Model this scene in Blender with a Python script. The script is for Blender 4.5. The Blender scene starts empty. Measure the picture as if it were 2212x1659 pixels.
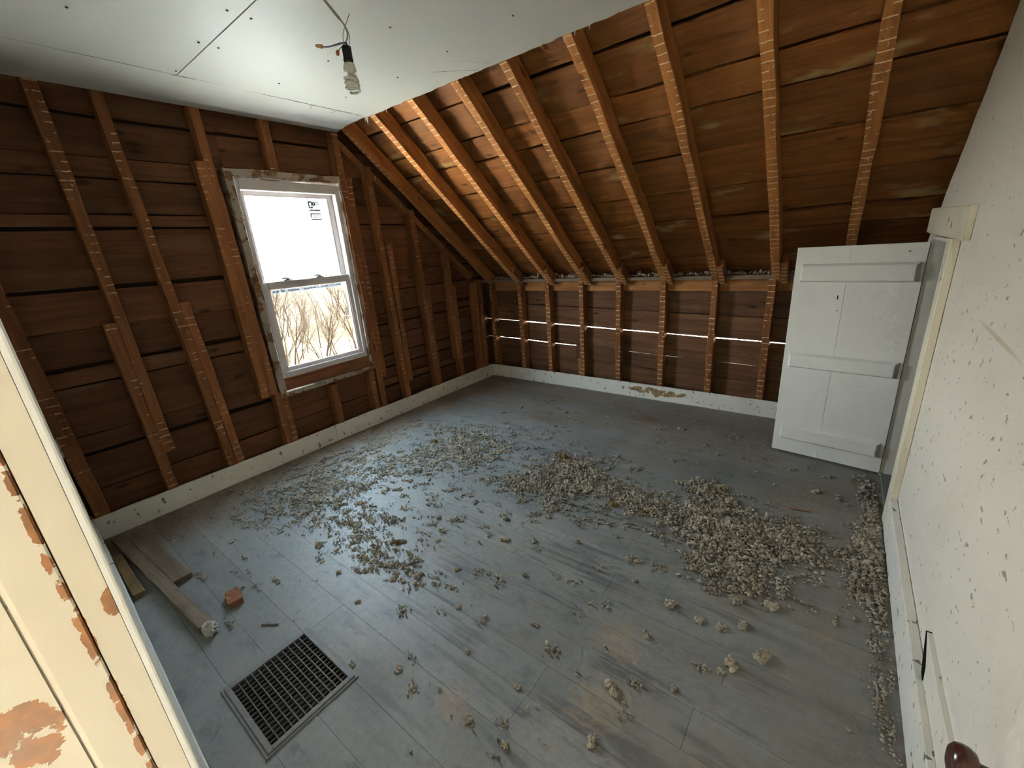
import bpy, bmesh, math, random
import numpy as np
from mathutils import Vector, Matrix, noise as mnoise

random.seed(7)
rng = np.random.default_rng(7)
scene = bpy.context.scene
C = scene.collection

# ------------------------------------------------------------------ camera
CAM = Vector((3.3313, -3.8253, 1.5))
YAW, PITCH, ROLL = math.radians(38.54), math.radians(-17.91), math.radians(-4.277)
fw = Vector((-math.sin(YAW) * math.cos(PITCH), math.cos(YAW) * math.cos(PITCH), math.sin(PITCH)))
rt = Vector((math.cos(YAW), math.sin(YAW), 0))
up = rt.cross(fw)
r2 = math.cos(ROLL) * rt + math.sin(ROLL) * up
u2 = -math.sin(ROLL) * rt + math.cos(ROLL) * up
cam_data = bpy.data.cameras.new('camera')
cam = bpy.data.objects.new('camera', cam_data)
C.objects.link(cam)
cam.matrix_world = Matrix(((r2.x, u2.x, -fw.x, CAM.x), (r2.y, u2.y, -fw.y, CAM.y), (r2.z, u2.z, -fw.z, CAM.z), (0, 0, 0, 1)))
cam_data.sensor_fit = 'HORIZONTAL'
cam_data.sensor_width = 36
cam_data.lens = 906.17 / 2212 * 36
cam_data.clip_start = 0.01
cam_data.clip_end = 500
scene.camera = cam

# ------------------------------------------------------------------ world, sun, large lights, exposure
SKY = 16.0
world = bpy.data.worlds.new('sky')
scene.world = world
world.use_nodes = True
wb = world.node_tree.nodes['Background']
wb.inputs['Strength'].default_value = SKY
_n = world.node_tree.nodes
_tc = _n.new('ShaderNodeTexCoord'); _sp = _n.new('ShaderNodeSeparateXYZ'); _rp = _n.new('ShaderNodeValToRGB')
world.node_tree.links.new(_tc.outputs['Generated'], _sp.inputs[0])
world.node_tree.links.new(_sp.outputs[2], _rp.inputs[0])
_rp.color_ramp.elements[0].position = 0.0
_rp.color_ramp.elements[0].color = (1.25, 1.22, 1.15, 1)      # hazy horizon
_rp.color_ramp.elements[1].position = 0.55
_rp.color_ramp.elements[1].color = (0.62, 0.82, 1.0, 1)       # blue higher up
world.node_tree.links.new(_rp.outputs[0], wb.inputs['Color'])

sun_data = bpy.data.lights.new('sun', 'SUN')
sun_data.energy = 330.0
sun_data.color = (1.0, 0.92, 0.78)
sun_data.angle = 0.01
sun = bpy.data.objects.new('sun', sun_data)
C.objects.link(sun)
sun.rotation_euler = Vector((-0.35, -0.62, -1.0)).to_track_quat('-Z', 'Y').to_euler()

def area(name, loc, direction, sx, sy, power, color, portal=False):
    d = bpy.data.lights.new(name, 'AREA')
    d.shape = 'RECTANGLE'
    d.size, d.size_y = sx, sy
    d.energy = power
    d.color = color
    if portal:
        d.cycles.is_portal = True
    o = bpy.data.objects.new(name, d)
    C.objects.link(o)
    o.location = loc
    o.rotation_euler = Vector(direction).to_track_quat('-Z', 'Y').to_euler()
    return o
area('window_portal', (-0.16, -2.07, 1.36), (1, 0, 0), 0.66, 1.30, 1, (1, 1, 1), portal=True)
area('hall_daylight', (3.05, -5.55, 1.7), (0.02, 1, 0.0), 0.9, 1.3, 0.85, (1.0, 0.96, 0.90))

scene.view_settings.view_transform = 'Standard'
scene.view_settings.look = 'None'
scene.view_settings.gamma = 1.0
scene.view_settings.use_curve_mapping = False
scene.view_settings.exposure = 1.0
scene.cycles.max_bounces = 5
scene.cycles.diffuse_bounces = 4
scene.cycles.glossy_bounces = 3
scene.cycles.use_adaptive_sampling = True
scene.cycles.adaptive_threshold = 0.085
scene.cycles.adaptive_min_samples = 20
scene.cycles.transparent_max_bounces = 12
scene.cycles.use_denoising = True
scene.cycles.sample_clamp_indirect = 12

# ------------------------------------------------------------------ node helpers
class NT:
    def __init__(self, name):
        self.m = bpy.data.materials.new(name)
        self.m.use_nodes = True
        self.t = self.m.node_tree
        self.t.nodes.clear()
        self.out = self.t.nodes.new('ShaderNodeOutputMaterial')
    def n(self, kind, **kw):
        nd = self.t.nodes.new(kind)
        for k, v in kw.items():
            setattr(nd, k, v)
        return nd
    def put(self, sock, v):
        if hasattr(v, 'is_linked'):
            self.t.links.new(v, sock)
        elif v is not None:
            if isinstance(v, (tuple, list)) and len(v) == 3 and sock.type == 'RGBA':
                v = (*v, 1)
            sock.default_value = v
    def math(self, op, a, b=None, c=None, clamp=False):
        nd = self.n('ShaderNodeMath', operation=op, use_clamp=clamp)
        for i, v in enumerate((a, b, c)):
            if v is not None:
                self.put(nd.inputs[i], v)
        return nd.outputs[0]
    def vmath(self, op, a, b=None):
        nd = self.n('ShaderNodeVectorMath', operation=op)
        self.put(nd.inputs[0], a)
        if b is not None:
            self.put(nd.inputs[1], b)
        return nd.outputs['Value'] if op in ('LENGTH', 'DISTANCE', 'DOT_PRODUCT') else nd.outputs[0]
    def mix(self, f, a, b, blend='MIX'):
        nd = self.n('ShaderNodeMix', data_type='RGBA', blend_type=blend)
        self.put(nd.inputs['Factor'], f)
        self.put(nd.inputs[6], a)
        self.put(nd.inputs[7], b)
        return nd.outputs[2]
    def noise(self, vec, scale=5, detail=3, rough=0.55, dist=0.0):
        nd = self.n('ShaderNodeTexNoise')
        self.put(nd.inputs['Vector'], vec)
        nd.inputs['Scale'].default_value = scale
        nd.inputs['Detail'].default_value = detail
        nd.inputs['Roughness'].default_value = rough
        nd.inputs['Distortion'].default_value = dist
        return nd.outputs[0]
    def vor(self, vec, scale=5, feature='F1'):
        nd = self.n('ShaderNodeTexVoronoi', feature=feature)
        self.put(nd.inputs['Vector'], vec)
        nd.inputs['Scale'].default_value = scale
        return nd.outputs[0]
    def ss(self, v, lo, hi):
        nd = self.n('ShaderNodeMapRange', interpolation_type='SMOOTHSTEP')
        self.put(nd.inputs[0], v)
        nd.inputs[1].default_value, nd.inputs[2].default_value = lo, hi
        return nd.outputs[0]
    def scale(self, vec, s):
        return self.vmath('MULTIPLY', vec, s)
    def pos(self):
        return self.n('ShaderNodeNewGeometry').outputs['Position']
    def obj(self):
        """object coordinates shifted by a per-object random offset"""
        tc = self.n('ShaderNodeTexCoord').outputs['Object']
        rnd = self.n('ShaderNodeObjectInfo').outputs['Random']
        cv = self.n('ShaderNodeCombineXYZ')
        self.put(cv.inputs[0], self.math('MULTIPLY', rnd, 37.0))
        self.put(cv.inputs[1], self.math('MULTIPLY', rnd, 91.0))
        return self.vmath('ADD', tc, cv.outputs[0]), rnd, tc
    def ellipse(self, pos, c, r, soft=0.5):
        d = self.vmath('LENGTH', self.vmath('DIVIDE', self.vmath('SUBTRACT', pos, c), r))
        nd = self.n('ShaderNodeMapRange', interpolation_type='SMOOTHSTEP')
        self.put(nd.inputs[0], d)
        nd.inputs[1].default_value, nd.inputs[2].default_value = 1.0 + soft, 1.0 - soft
        return nd.outputs[0]
    def bsdf(self, color, rough=0.7, spec=0.3, bump=None, bs=0.3, bd=0.002, **kw):
        b = self.n('ShaderNodeBsdfPrincipled')
        self.put(b.inputs['Base Color'], color)
        self.put(b.inputs['Roughness'], rough)
        self.put(b.inputs['Specular IOR Level'], spec)
        for k, v in kw.items():
            self.put(b.inputs[k], v)
        if bump is not None:
            bn = self.n('ShaderNodeBump')
            bn.inputs['Strength'].default_value = bs
            bn.inputs['Distance'].default_value = bd
            self.put(bn.inputs['Height'], bump)
            self.t.links.new(bn.outputs[0], b.inputs['Normal'])
        self.t.links.new(b.outputs[0], self.out.inputs[0])
        return self.m

def wood(name, dark, light, stripes=0.0, pale=(0.55, 0.44, 0.24), pale_amt=0.0, sat_var=0.35, stripe_col=(0.80, 0.62, 0.36)):
    t = NT(name)
    v, rnd, raw = t.obj()
    g1 = t.noise(t.scale(v, (1.3, 22, 22)), 1.0, 4, 0.6, 0.6)
    g2 = t.noise(t.scale(v, (5, 90, 90)), 1.0, 2, 0.5)
    g3 = t.noise(t.scale(v, (2.2, 5, 5)), 1.0, 3, 0.6)
    f = t.math('ADD', t.math('MULTIPLY', g1, 0.7), t.math('MULTIPLY', g2, 0.3))
    col = t.mix(t.ss(f, 0.25, 0.75), dark, light)
    if pale_amt:
        col = t.mix(t.math('MULTIPLY', t.ss(g3, 0.58, 0.72), pale_amt), col, pale)
    # stains and knots
    col = t.mix(t.math('MULTIPLY', t.ss(g3, 0.46, 0.28), 0.45), col, tuple(c * 0.35 for c in dark))
    kn = t.vor(t.scale(v, (2.6, 7, 7)), 1.0)
    col = t.mix(t.math('MULTIPLY', t.ss(kn, 0.13, 0.06), 0.7), col, tuple(c * 0.3 for c in dark))
    val = t.math('ADD', t.math('MULTIPLY', rnd, sat_var * 2), 1 - sat_var)
    col = t.mix(1.0, col, t.n_rgb(val), 'MULTIPLY')
    rough = 0.75
    if stripes:
        sx = t.n('ShaderNodeSeparateXYZ'); t.put(sx.inputs[0], raw)
        wob = t.noise(t.scale(v, (9, 25, 25)), 1.0, 2)
        x = t.math('ADD', sx.outputs[0], t.math('MULTIPLY', wob, 0.014))
        fr = t.math('FRACT', t.math('MULTIPLY', x, 1 / 0.0455))
        dist = t.math('ABSOLUTE', t.math('SUBTRACT', fr, 0.5))
        line = t.ss(dist, 0.085, 0.045)
        ex = t.ss(t.noise(t.scale(v, (5.5, 11, 11)), 1.0, 3, 0.65), 0.60 - 0.2 * stripes, 0.66 - 0.2 * stripes)
        nz = t.n('ShaderNodeSeparateXYZ'); t.put(nz.inputs[0], t.n('ShaderNodeTexCoord').outputs['Normal'])
        face = t.ss(nz.outputs[2], 0.6, 0.9)
        blot = t.ss(t.noise(t.scale(v, (16, 40, 40)), 1.0, 2), 0.66, 0.70)
        mk = t.math('MULTIPLY', t.math('MULTIPLY', t.math('MAXIMUM', line, t.math('MULTIPLY', blot, 0.6)), ex), face)
        col = t.mix(t.math('MULTIPLY', mk, 0.85), col, stripe_col)
        nails = t.ss(t.vor(t.scale(v, (22, 34, 34)), 1.0), 0.12, 0.07)
        col = t.mix(t.math('MULTIPLY', t.math('MULTIPLY', nails, face), 0.7), col, (0.03, 0.015, 0.008))
        return t.bsdf(col, rough, 0.25, t.math('ADD', f, t.math('MULTIPLY', mk, 0.8)), 0.5, 0.004)
    return t.bsdf(col, rough, 0.25, f, 0.5, 0.003)
def _nrgb(self, v):
    c = self.n('ShaderNodeCombineColor')
    for i in range(3):
        self.put(c.inputs[i], v)
    return c.outputs[0]
NT.n_rgb = _nrgb

STREAK = ((3.695, -1.866, 1.177), (0, -0.999, -0.045), (0, -0.045, 0.999), 0.50)
def paint(name, col, chip=(0.30, 0.17, 0.07), chip_lo=0.70, chip_scale=7, dirt=0.25, dirt_col=(0.25, 0.2, 0.13),
          specks=0.0, speck_col=(0.05, 0.045, 0.04), speck_stretch=(14, 14, 9), rough=0.55, spec=0.35, extra=None, detail=4, streak=False):
    t = NT(name)
    p = t.pos()
    n1 = t.noise(p, 3.0, 4, 0.6)
    c = t.mix(t.math('MULTIPLY', t.ss(n1, 0.5, 0.8), dirt), col, dirt_col)
    ch = t.noise(t.scale(p, (1, 1, 1.0)), chip_scale, detail, 0.62, 0.4)
    m = t.ss(ch, chip_lo, chip_lo + 0.012)
    if extra:
        for (ec, er, lo, hi, sc) in extra:
            e = t.ellipse(p, ec, er, 0.45)
            nn = t.noise(p, sc, 5, 0.6, 0.5)
            mm = t.ss(t.math('ADD', nn, t.math('MULTIPLY', e, hi)), lo, lo + 0.02)
            m = t.math('MAXIMUM', m, t.math('MULTIPLY', mm, t.ss(e, 0.02, 0.1)))
    chipc = t.mix(t.ss(t.noise(p, 30, 3), 0.35, 0.65), chip, tuple(k * 0.55 for k in chip))
    c = t.mix(m, c, chipc)
    if specks:
        sp = t.noise(t.scale(p, speck_stretch), 1.0, 3, 0.6)
        den = t.noise(p, 1.6, 2)
        sm = t.ss(t.math('ADD', sp, t.math('MULTIPLY', den, 0.12)), 0.80 - specks, 0.815 - specks)
        c = t.mix(t.math('MULTIPLY', sm, 0.8), c, speck_col)
    if streak:      # tan rub mark slanting across the plaster
        rel = t.vmath('SUBTRACT', p, STREAK[0])
        al = t.math('DIVIDE', t.math('SUBTRACT', t.vmath('DOT_PRODUCT', rel, STREAK[1]), STREAK[3] / 2), STREAK[3] * .55)
        ac = t.math('DIVIDE', t.vmath('DOT_PRODUCT', rel, STREAK[2]), 0.010)
        d2 = t.math('ADD', t.math('MULTIPLY', al, al), t.math('MULTIPLY', ac, ac))
        c = t.mix(t.math('MULTIPLY', t.ss(t.math('ADD', d2, t.math('MULTIPLY', n1, 0.6)), 1.3, 0.4), 0.6), c, (0.55, 0.43, 0.25))
    h = t.math('SUBTRACT', t.math('MULTIPLY', n1, 0.4), m)
    return t.bsdf(c, rough, spec, h, 0.35, 0.002)

def plain(name, col, rough=0.6, spec=0.4, var=0.15, sc=20, **kw):
    t = NT(name)
    n1 = t.noise(t.pos(), sc, 3)
    c = t.mix(n1, tuple(k * (1 - var) for k in col), tuple(min(1, k * (1 + var)) for k in col))
    return t.bsdf(c, rough, spec, n1, 0.15, 0.001, **kw)

M = {}
M['gable'] = wood('gable_board_wood', (0.088, 0.032, 0.012), (0.185, 0.075, 0.031), pale=(0.17, 0.12, 0.065), pale_amt=0.45, sat_var=0.25)
M['knee'] = wood('knee_board_wood', (0.075, 0.034, 0.016), (0.185, 0.092, 0.045), pale=(0.22, 0.15, 0.08), pale_amt=0.4, sat_var=0.2)
M['roof'] = wood('roof_board_wood', (0.106, 0.036, 0.008), (0.240, 0.094, 0.021), pale=(0.36, 0.27, 0.11), pale_amt=0.8, sat_var=0.22)
M['stud'] = wood('stud_wood', (0.170, 0.064, 0.020), (0.340, 0.142, 0.046), stripes=0.75, sat_var=0.18)
M['gstud'] = wood('gable_stud_wood', (0.160, 0.060, 0.020), (0.310, 0.122, 0.042), stripes=0.40, sat_var=0.18, stripe_col=(0.62, 0.40, 0.22))
M['rafter'] = wood('rafter_wood', (0.260, 0.098, 0.026), (0.500, 0.212, 0.062), stripes=0.85, sat_var=0.12)
M['header'] = wood('header_wood', (0.26, 0.11, 0.035), (0.46, 0.22, 0.075), sat_var=0.1)
M['apron'] = wood('apron_wood', (0.15, 0.055, 0.022), (0.30, 0.12, 0.05), sat_var=0.1)
M['scrap'] = wood('scrap_wood', (0.13, 0.095, 0.06), (0.26, 0.20, 0.14), sat_var=0.12)
M['yellow_scrap'] = wood('yellowed_scrap_wood', (0.20, 0.13, 0.05), (0.34, 0.23, 0.10), sat_var=0.1)
M['weather'] = paint('weathered_casing', (0.36, 0.30, 0.24), chip=(0.24, 0.13, 0.06), chip_lo=0.52, chip_scale=9, dirt=0.6, dirt_col=(0.16, 0.12, 0.08))
M['vinyl'] = paint('window_frame_white', (0.60, 0.56, 0.55), chip=(0.2, 0.15, 0.12), chip_lo=0.80, chip_scale=12, dirt=0.12, dirt_col=(0.5, 0.42, 0.38), rough=0.4)
M['base'] = paint('baseboard_white', (0.76, 0.75, 0.68), chip=(0.42, 0.28, 0.13), chip_lo=0.715, chip_scale=11, dirt=0.3, specks=0.105,
                  speck_stretch=(30, 30, 17), extra=[((2.05, 0, 0.085), (0.34, 0.2, 0.045), 0.76, 0.32, 11.0)])
M['base_right'] = paint('right_baseboard_white', (0.80, 0.78, 0.70), chip=(0.40, 0.27, 0.13), chip_lo=0.72, chip_scale=9, dirt=0.3, specks=0.09, speck_stretch=(30, 22, 26))
M['base_front'] = paint('front_baseboard_grey', (0.58, 0.58, 0.53), chip=(0.22, 0.18, 0.12), chip_lo=0.70, chip_scale=12, dirt=0.4, specks=0.07, speck_stretch=(20, 20, 20))
M['plaster'] = paint('wall_plaster_cream', (0.80, 0.76, 0.66), chip=(0.55, 0.42, 0.24), chip_lo=0.80, chip_scale=5, dirt=0.28, dirt_col=(0.62, 0.52, 0.36),
                     specks=0.078, speck_stretch=(40, 24, 42), speck_col=(0.30, 0.24, 0.19), rough=0.6, streak=True)
M['casing'] = paint('closet_casing_cream', (0.80, 0.75, 0.60), chip=(0.40, 0.29, 0.15), chip_lo=0.665, chip_scale=16, dirt=0.5, dirt_col=(0.45, 0.34, 0.18), specks=0.03, rough=0.5)
M['jamb'] = paint('door_jamb_cream', (0.68, 0.63, 0.53), chip=(0.24, 0.10, 0.03), chip_lo=0.70, chip_scale=15, dirt=0.35, dirt_col=(0.56, 0.46, 0.29), rough=0.45,
                  extra=[((2.75, -3.905, 1.07), (0.05, 0.028, 0.045), 0.80, 0.38, 32.0), ((2.75, -3.815, 1.17), (0.05, 0.010, 0.025), 0.80, 0.38, 40.0),
                         ((2.75, -3.843, 1.10), (0.05, 0.005, 0.40), 0.78, 0.32, 40.0)])
M['lit_bead'] = paint('jamb_bead_window_lit', (0.80, 0.82, 0.80), chip=(0.2, 0.15, 0.1), chip_lo=0.74, chip_scale=24, dirt=0.15, rough=0.4)  # whiter than the jamb: window light on its edge put into the paint
M['door'] = paint('closet_door_white', (0.78, 0.79, 0.75), chip=(0.45, 0.4, 0.3), chip_lo=0.80, chip_scale=10, dirt=0.08, specks=0.01, rough=0.45, speck_stretch=(9, 9, 14))
M['jamb_white'] = paint('closet_jamb_white', (0.72, 0.71, 0.64), chip=(0.4, 0.3, 0.18), chip_lo=0.78, chip_scale=9, dirt=0.2, rough=0.5)
M['drywall'] = paint('ceiling_drywall', (0.52, 0.515, 0.465), chip=(0.55, 0.5, 0.4), chip_lo=0.86, chip_scale=3, dirt=0.12, dirt_col=(0.52, 0.49, 0.39), rough=0.5, spec=0.3)
M['dark'] = plain('dark_gap', (0.012, 0.009, 0.007), 0.9, 0.1)
M['tar'] = plain('sheathing_felt_dark', (0.030, 0.018, 0.010), 0.95, 0.1)
M['hall'] = plain('hall_wall_cream', (0.74, 0.70, 0.62), 0.7, 0.2, 0.05, 3)
M['black'] = plain('black_plastic', (0.006, 0.006, 0.006), 0.4, 0.4)
M['wire_grey'] = plain('grey_cable_sheath', (0.32, 0.28, 0.21), 0.5, 0.4)
M['wire_blue'] = plain('blue_grey_wire', (0.10, 0.10, 0.16), 0.5, 0.4)
M['wire_nut'] = plain('tan_wire_nut', (0.55, 0.33, 0.12), 0.5, 0.4)
M['wire_red'] = plain('red_wire_nut', (0.45, 0.14, 0.08), 0.5, 0.4)
M['bulb'] = plain('frosted_bulb_glass', (0.80, 0.76, 0.66), 0.3, 0.5, 0.03, **{'Subsurface Weight': 0.0})
M['register'] = plain('register_grey_paint', (0.21, 0.20, 0.19), 0.5, 0.4, 0.25, 40)
M['register_bar'] = plain('register_bar_metal', (0.165, 0.145, 0.125), 0.5, 0.4, 0.3, 60)
M['duct'] = plain('duct_dusty', (0.11, 0.095, 0.065), 0.9, 0.1, 0.5, 60)
M['knob'] = plain('brown_knob_glaze', (0.060, 0.018, 0.012), 0.2, 0.6)
M['brick'] = plain('broken_brick', (0.26, 0.115, 0.065), 0.9, 0.1, 0.35, 60)
M['plaster_lump'] = plain('plaster_crumb', (0.46, 0.44, 0.38), 0.95, 0.1, 0.3, 60)
def film(name, col):
    t = NT(name)
    a = t.n('ShaderNodeBsdfTranslucent'); a.inputs[0].default_value = (*col, 1)
    t.t.links.new(a.outputs[0], t.out.inputs[0])
    return t.m
M['print'] = film('grey_print', (0.018, 0.019, 0.020))
M['tape'] = film('blue_grey_film', (0.026, 0.030, 0.036))
M['tape_print'] = film('pale_film_print', (0.060, 0.063, 0.066))
M['dim_sticker_film'] = film('sky_dimming_sticker_film', (0.085, 0.085, 0.085))
M['latch'] = plain('latch_grey', (0.05, 0.05, 0.05), 0.5, 0.4)
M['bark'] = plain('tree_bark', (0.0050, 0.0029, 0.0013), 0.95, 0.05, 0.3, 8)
M['crack'] = plain('crack_dark', (0.12, 0.115, 0.10), 0.9, 0.1)
M['torn'] = plain('torn_paper', (0.62, 0.56, 0.44), 0.9, 0.1, 0.25, 50)

t = NT('loose_fill_insulation')
v, rnd, raw = t.obj()
n1 = t.noise(t.pos(), 9, 3)
n2 = t.noise(t.pos(), 120, 2)
c_ = t.mix(t.ss(n1, 0.35, 0.7), (0.33, 0.285, 0.22), (0.52, 0.46, 0.365))
c_ = t.mix(t.math('MULTIPLY', t.ss(n2, 0.5, 0.7), 0.5), c_, (0.17, 0.12, 0.07))
M['fluff'] = t.bsdf(c_, 1.0, 0.05)
t = NT('insulation_clump_brown')
n2 = t.noise(t.pos(), 60, 3)
M['fluff_brown'] = t.bsdf(t.mix(n2, (0.13, 0.085, 0.03), (0.30, 0.21, 0.09)), 1.0, 0.05)

t = NT('window_glass')
tr = t.n('ShaderNodeBsdfTransparent'); tr.inputs[0].default_value = (0.97, 0.98, 0.98, 1)
gl = t.n('ShaderNodeBsdfGlossy'); gl.inputs['Roughness'].default_value = 0.02
mx = t.n('ShaderNodeMixShader'); mx.inputs[0].default_value = 0.05
t.t.links.new(tr.outputs[0], mx.inputs[1]); t.t.links.new(gl.outputs[0], mx.inputs[2]); t.t.links.new(mx.outputs[0], t.out.inputs[0])
M['glass'] = t.m

t = NT('field_ground')
p = t.pos()
n1 = t.noise(t.scale(p, (0.16, 0.16, 0.16)), 1.0, 5, 0.65)
n2 = t.noise(t.scale(p, (1.3, 1.3, 1.3)), 1.0, 4, 0.7)
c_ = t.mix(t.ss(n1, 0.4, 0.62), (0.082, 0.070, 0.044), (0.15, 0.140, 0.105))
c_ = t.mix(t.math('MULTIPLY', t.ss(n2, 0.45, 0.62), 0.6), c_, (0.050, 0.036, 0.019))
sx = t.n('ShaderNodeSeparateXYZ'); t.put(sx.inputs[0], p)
bounce_ground = t.ss(t.math('ADD', sx.outputs[0], t.math('MULTIPLY', n1, 5.0)), -11.0, -8.0)  # near ground out of view, made pale to bounce light up at the ceiling
c_ = t.mix(bounce_ground, t.mix(0.915, c_, (0, 0, 0)), (0.55, 0.54, 0.50))
M['field'] = t.bsdf(c_, 1.0, 0.05)

# painted floor boards: grey paint, dust, worn streaks along the boards
t = NT('floor_grey_paint')
p = t.pos()
v, rnd, raw = t.obj()
big = t.noise(p, 1.1, 4, 0.6)
fine = t.noise(p, 40, 3, 0.6)
col = t.mix(t.ss(big, 0.3, 0.7), (0.225, 0.236, 0.230), (0.300, 0.305, 0.288))
col = t.mix(t.math('MULTIPLY', t.ss(fine, 0.4, 0.7), 0.22), col, (0.085, 0.08, 0.07))
mott = t.noise(t.scale(p, (7, 13, 1)), 1.0, 5, 0.7, 0.4)
col = t.mix(t.math('MULTIPLY', t.ss(mott, 0.50, 0.66), 0.35), col, (0.30, 0.275, 0.235))
col = t.mix(t.math('MULTIPLY', t.ss(mott, 0.46, 0.32), 0.45), col, (0.095, 0.092, 0.088))
sp = t.n('ShaderNodeSeparateXYZ'); t.put(sp.inputs[0], p)
gdust = t.ss(sp.outputs[0], 1.0, -0.1)
rdust = t.math('MULTIPLY', t.ss(sp.outputs[0], 2.4, 3.5), 0.62)
far = t.math('MULTIPLY', t.ss(sp.outputs[1], -1.7, -0.4), 0.75)
dn = t.noise(p, 2.3, 5, 0.65)
dm = t.math('MAXIMUM', t.math('MAXIMUM', gdust, rdust), far)
dmask = t.ss(t.math('ADD', dn, t.math('MULTIPLY', dm, 0.55)), 0.62, 1.0)
col = t.mix(t.math('MULTIPLY', dmask, 0.9), col, t.mix(t.ss(fine, 0.35, 0.65), (0.190, 0.160, 0.122), (0.280, 0.240, 0.186)))
# scuffed band
sreg = t.math('MAXIMUM', t.ellipse(p, (2.55, -2.55, 0), (0.95, 0.85, 5), 0.5), t.math('MULTIPLY', t.ellipse(p, (1.9, -1.5, 0), (1.2, 0.6, 5), 0.5), 0.7))
str1 = t.noise(t.scale(p, (1.6, 26, 1)), 1.0, 5, 0.7, 0.3)
str2 = t.noise(t.scale(p, (3.0, 60, 1)), 1.0, 4, 0.7, 0.2)
patch = t.noise(t.scale(p, (1.7, 4.5, 1)), 1.0, 4, 0.65)
dk = t.math('MULTIPLY', t.ss(t.math('ADD', t.math('MULTIPLY', str1, 0.5), t.math('MULTIPLY', patch, 0.5)), 0.50, 0.60), sreg)
col = t.mix(t.math('MULTIPLY', dk, 0.60), col, (0.075, 0.072, 0.074))
tan = t.math('MULTIPLY', t.ss(t.math('ADD', t.math('MULTIPLY', str2, 0.55), t.math('MULTIPLY', t.noise(t.scale(p, (2.2, 3.2, 1)), 1.0, 3), 0.45)), 0.565, 0.61), sreg)
col = t.mix(t.math('MULTIPLY', tan, 0.62), col, (0.30, 0.22, 0.14))
lt = t.math('MULTIPLY', t.ss(str2, 0.60, 0.68), t.math('ADD', 0.25, t.math('MULTIPLY', sreg, 0.75)))
col = t.mix(t.math('MULTIPLY', lt, 0.5), col, (0.40, 0.34, 0.26))
# bare wood patches and a rusty stain
for c0, r0 in (((2.82, -2.63, 0), (0.13, 0.10, 5)), ((2.86, -2.90, 0), (0.14, 0.11, 5)), ((2.45, -3.17, 0), (0.10, 0.08, 5))):
    e = t.ellipse(p, c0, r0, 0.6)
    m_ = t.math('MULTIPLY', t.ss(t.math('ADD', t.noise(t.scale(p, (10, 30, 1)), 1.0, 4, 0.7), t.math('MULTIPLY', e, 0.35)), 0.70, 0.80), e)
    m_ = t.math('MULTIPLY', m_, t.ss(t.noise(t.scale(p, (26, 70, 1)), 1.0, 4, 0.7), 0.38, 0.58))
    col = t.mix(t.math('MULTIPLY', m_, 0.6), col, (0.40, 0.30, 0.19))
for c0, r0, cc in (((2.14, -0.47, 0), (0.14, 0.07, 5), (0.14, 0.066, 0.035)), ((1.35, -0.85, 0), (0.2, 0.12, 5), (0.18, 0.12, 0.075)), ((2.13, -3.28, 0), (0.12, 0.1, 5), (0.13, 0.105, 0.075))):
    col = t.mix(t.math('MULTIPLY', t.ellipse(p, c0, r0, 0.8), 0.5), col, cc)
col = t.mix(1.0, col, t.n_rgb(t.math('ADD', t.math('MULTIPLY', rnd, 0.16), 0.92)), 'MULTIPLY')
rough = t.math('ADD', t.math('MULTIPLY', dmask, 0.4), t.math('ADD', 0.40, t.math('MULTIPLY', fine, 0.2)))
M['floor'] = t.bsdf(col, rough, 0.38, t.math('ADD', fine, t.math('MULTIPLY', str1, 0.8)), 0.25, 0.002)

# ------------------------------------------------------------------ object helpers
def tag(o, label, cat=None, group=None, kind=None):
    o['label'] = label
    if cat: o['category'] = cat
    if group: o['group'] = group
    if kind: o['kind'] = kind
    return o

def attach(o, parent):
    if parent is not None:
        o.parent = parent
        pm = Matrix.Translation(parent.location)
        if parent.rotation_euler.z or parent.rotation_euler.x or parent.rotation_euler.y:
            pm = parent.matrix_basis.copy()
        if parent.parent is not None:
            pm = parent.parent.matrix_basis @ parent.matrix_parent_inverse @ parent.matrix_basis
        o.matrix_parent_inverse = pm.inverted()
    return o

def obj(name, mesh, mat=None, parent=None, mw=None):
    o = bpy.data.objects.new(name, mesh)
    if mat is not None and not mesh.materials:
        mesh.materials.append(mat)
    C.objects.link(o)
    if mw is not None:
        o.matrix_basis = mw
    attach(o, parent)
    return o

def empty(name, loc, rz=0.0):
    o = bpy.data.objects.new(name, None)
    o.empty_display_size = 0.05
    C.objects.link(o)
    o.location = loc
    o.rotation_euler = (0, 0, rz)
    return o

def mesh_from_bm(name, bm, smooth=False):
    me = bpy.data.meshes.new(name)
    bmesh.ops.recalc_face_normals(bm, faces=bm.faces)
    bm.to_mesh(me); bm.free()
    if smooth:
        for f in me.polygons: f.use_smooth = True
    return me

def bm_box(bm, lo, hi):
    x0, y0, z0 = lo; x1, y1, z1 = hi
    vs = [bm.verts.new(q) for q in ((x0, y0, z0), (x1, y0, z0), (x1, y1, z0), (x0, y1, z0), (x0, y0, z1), (x1, y0, z1), (x1, y1, z1), (x0, y1, z1))]
    for f in ((0, 3, 2, 1), (4, 5, 6, 7), (0, 1, 5, 4), (1, 2, 6, 5), (2, 3, 7, 6), (3, 0, 4, 7)):
        bm.faces.new([vs[i] for i in f])

def boxes(name, lst, mat, parent=None, bevel=0.0):
    bm = bmesh.new()
    for lo, hi in lst:
        bm_box(bm, lo, hi)
    if bevel:
        bmesh.ops.bevel(bm, geom=bm.edges[:], offset=bevel, segments=2, affect='EDGES', profile=0.6)
    return obj(name, mesh_from_bm(name, bm), mat, parent)

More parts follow.
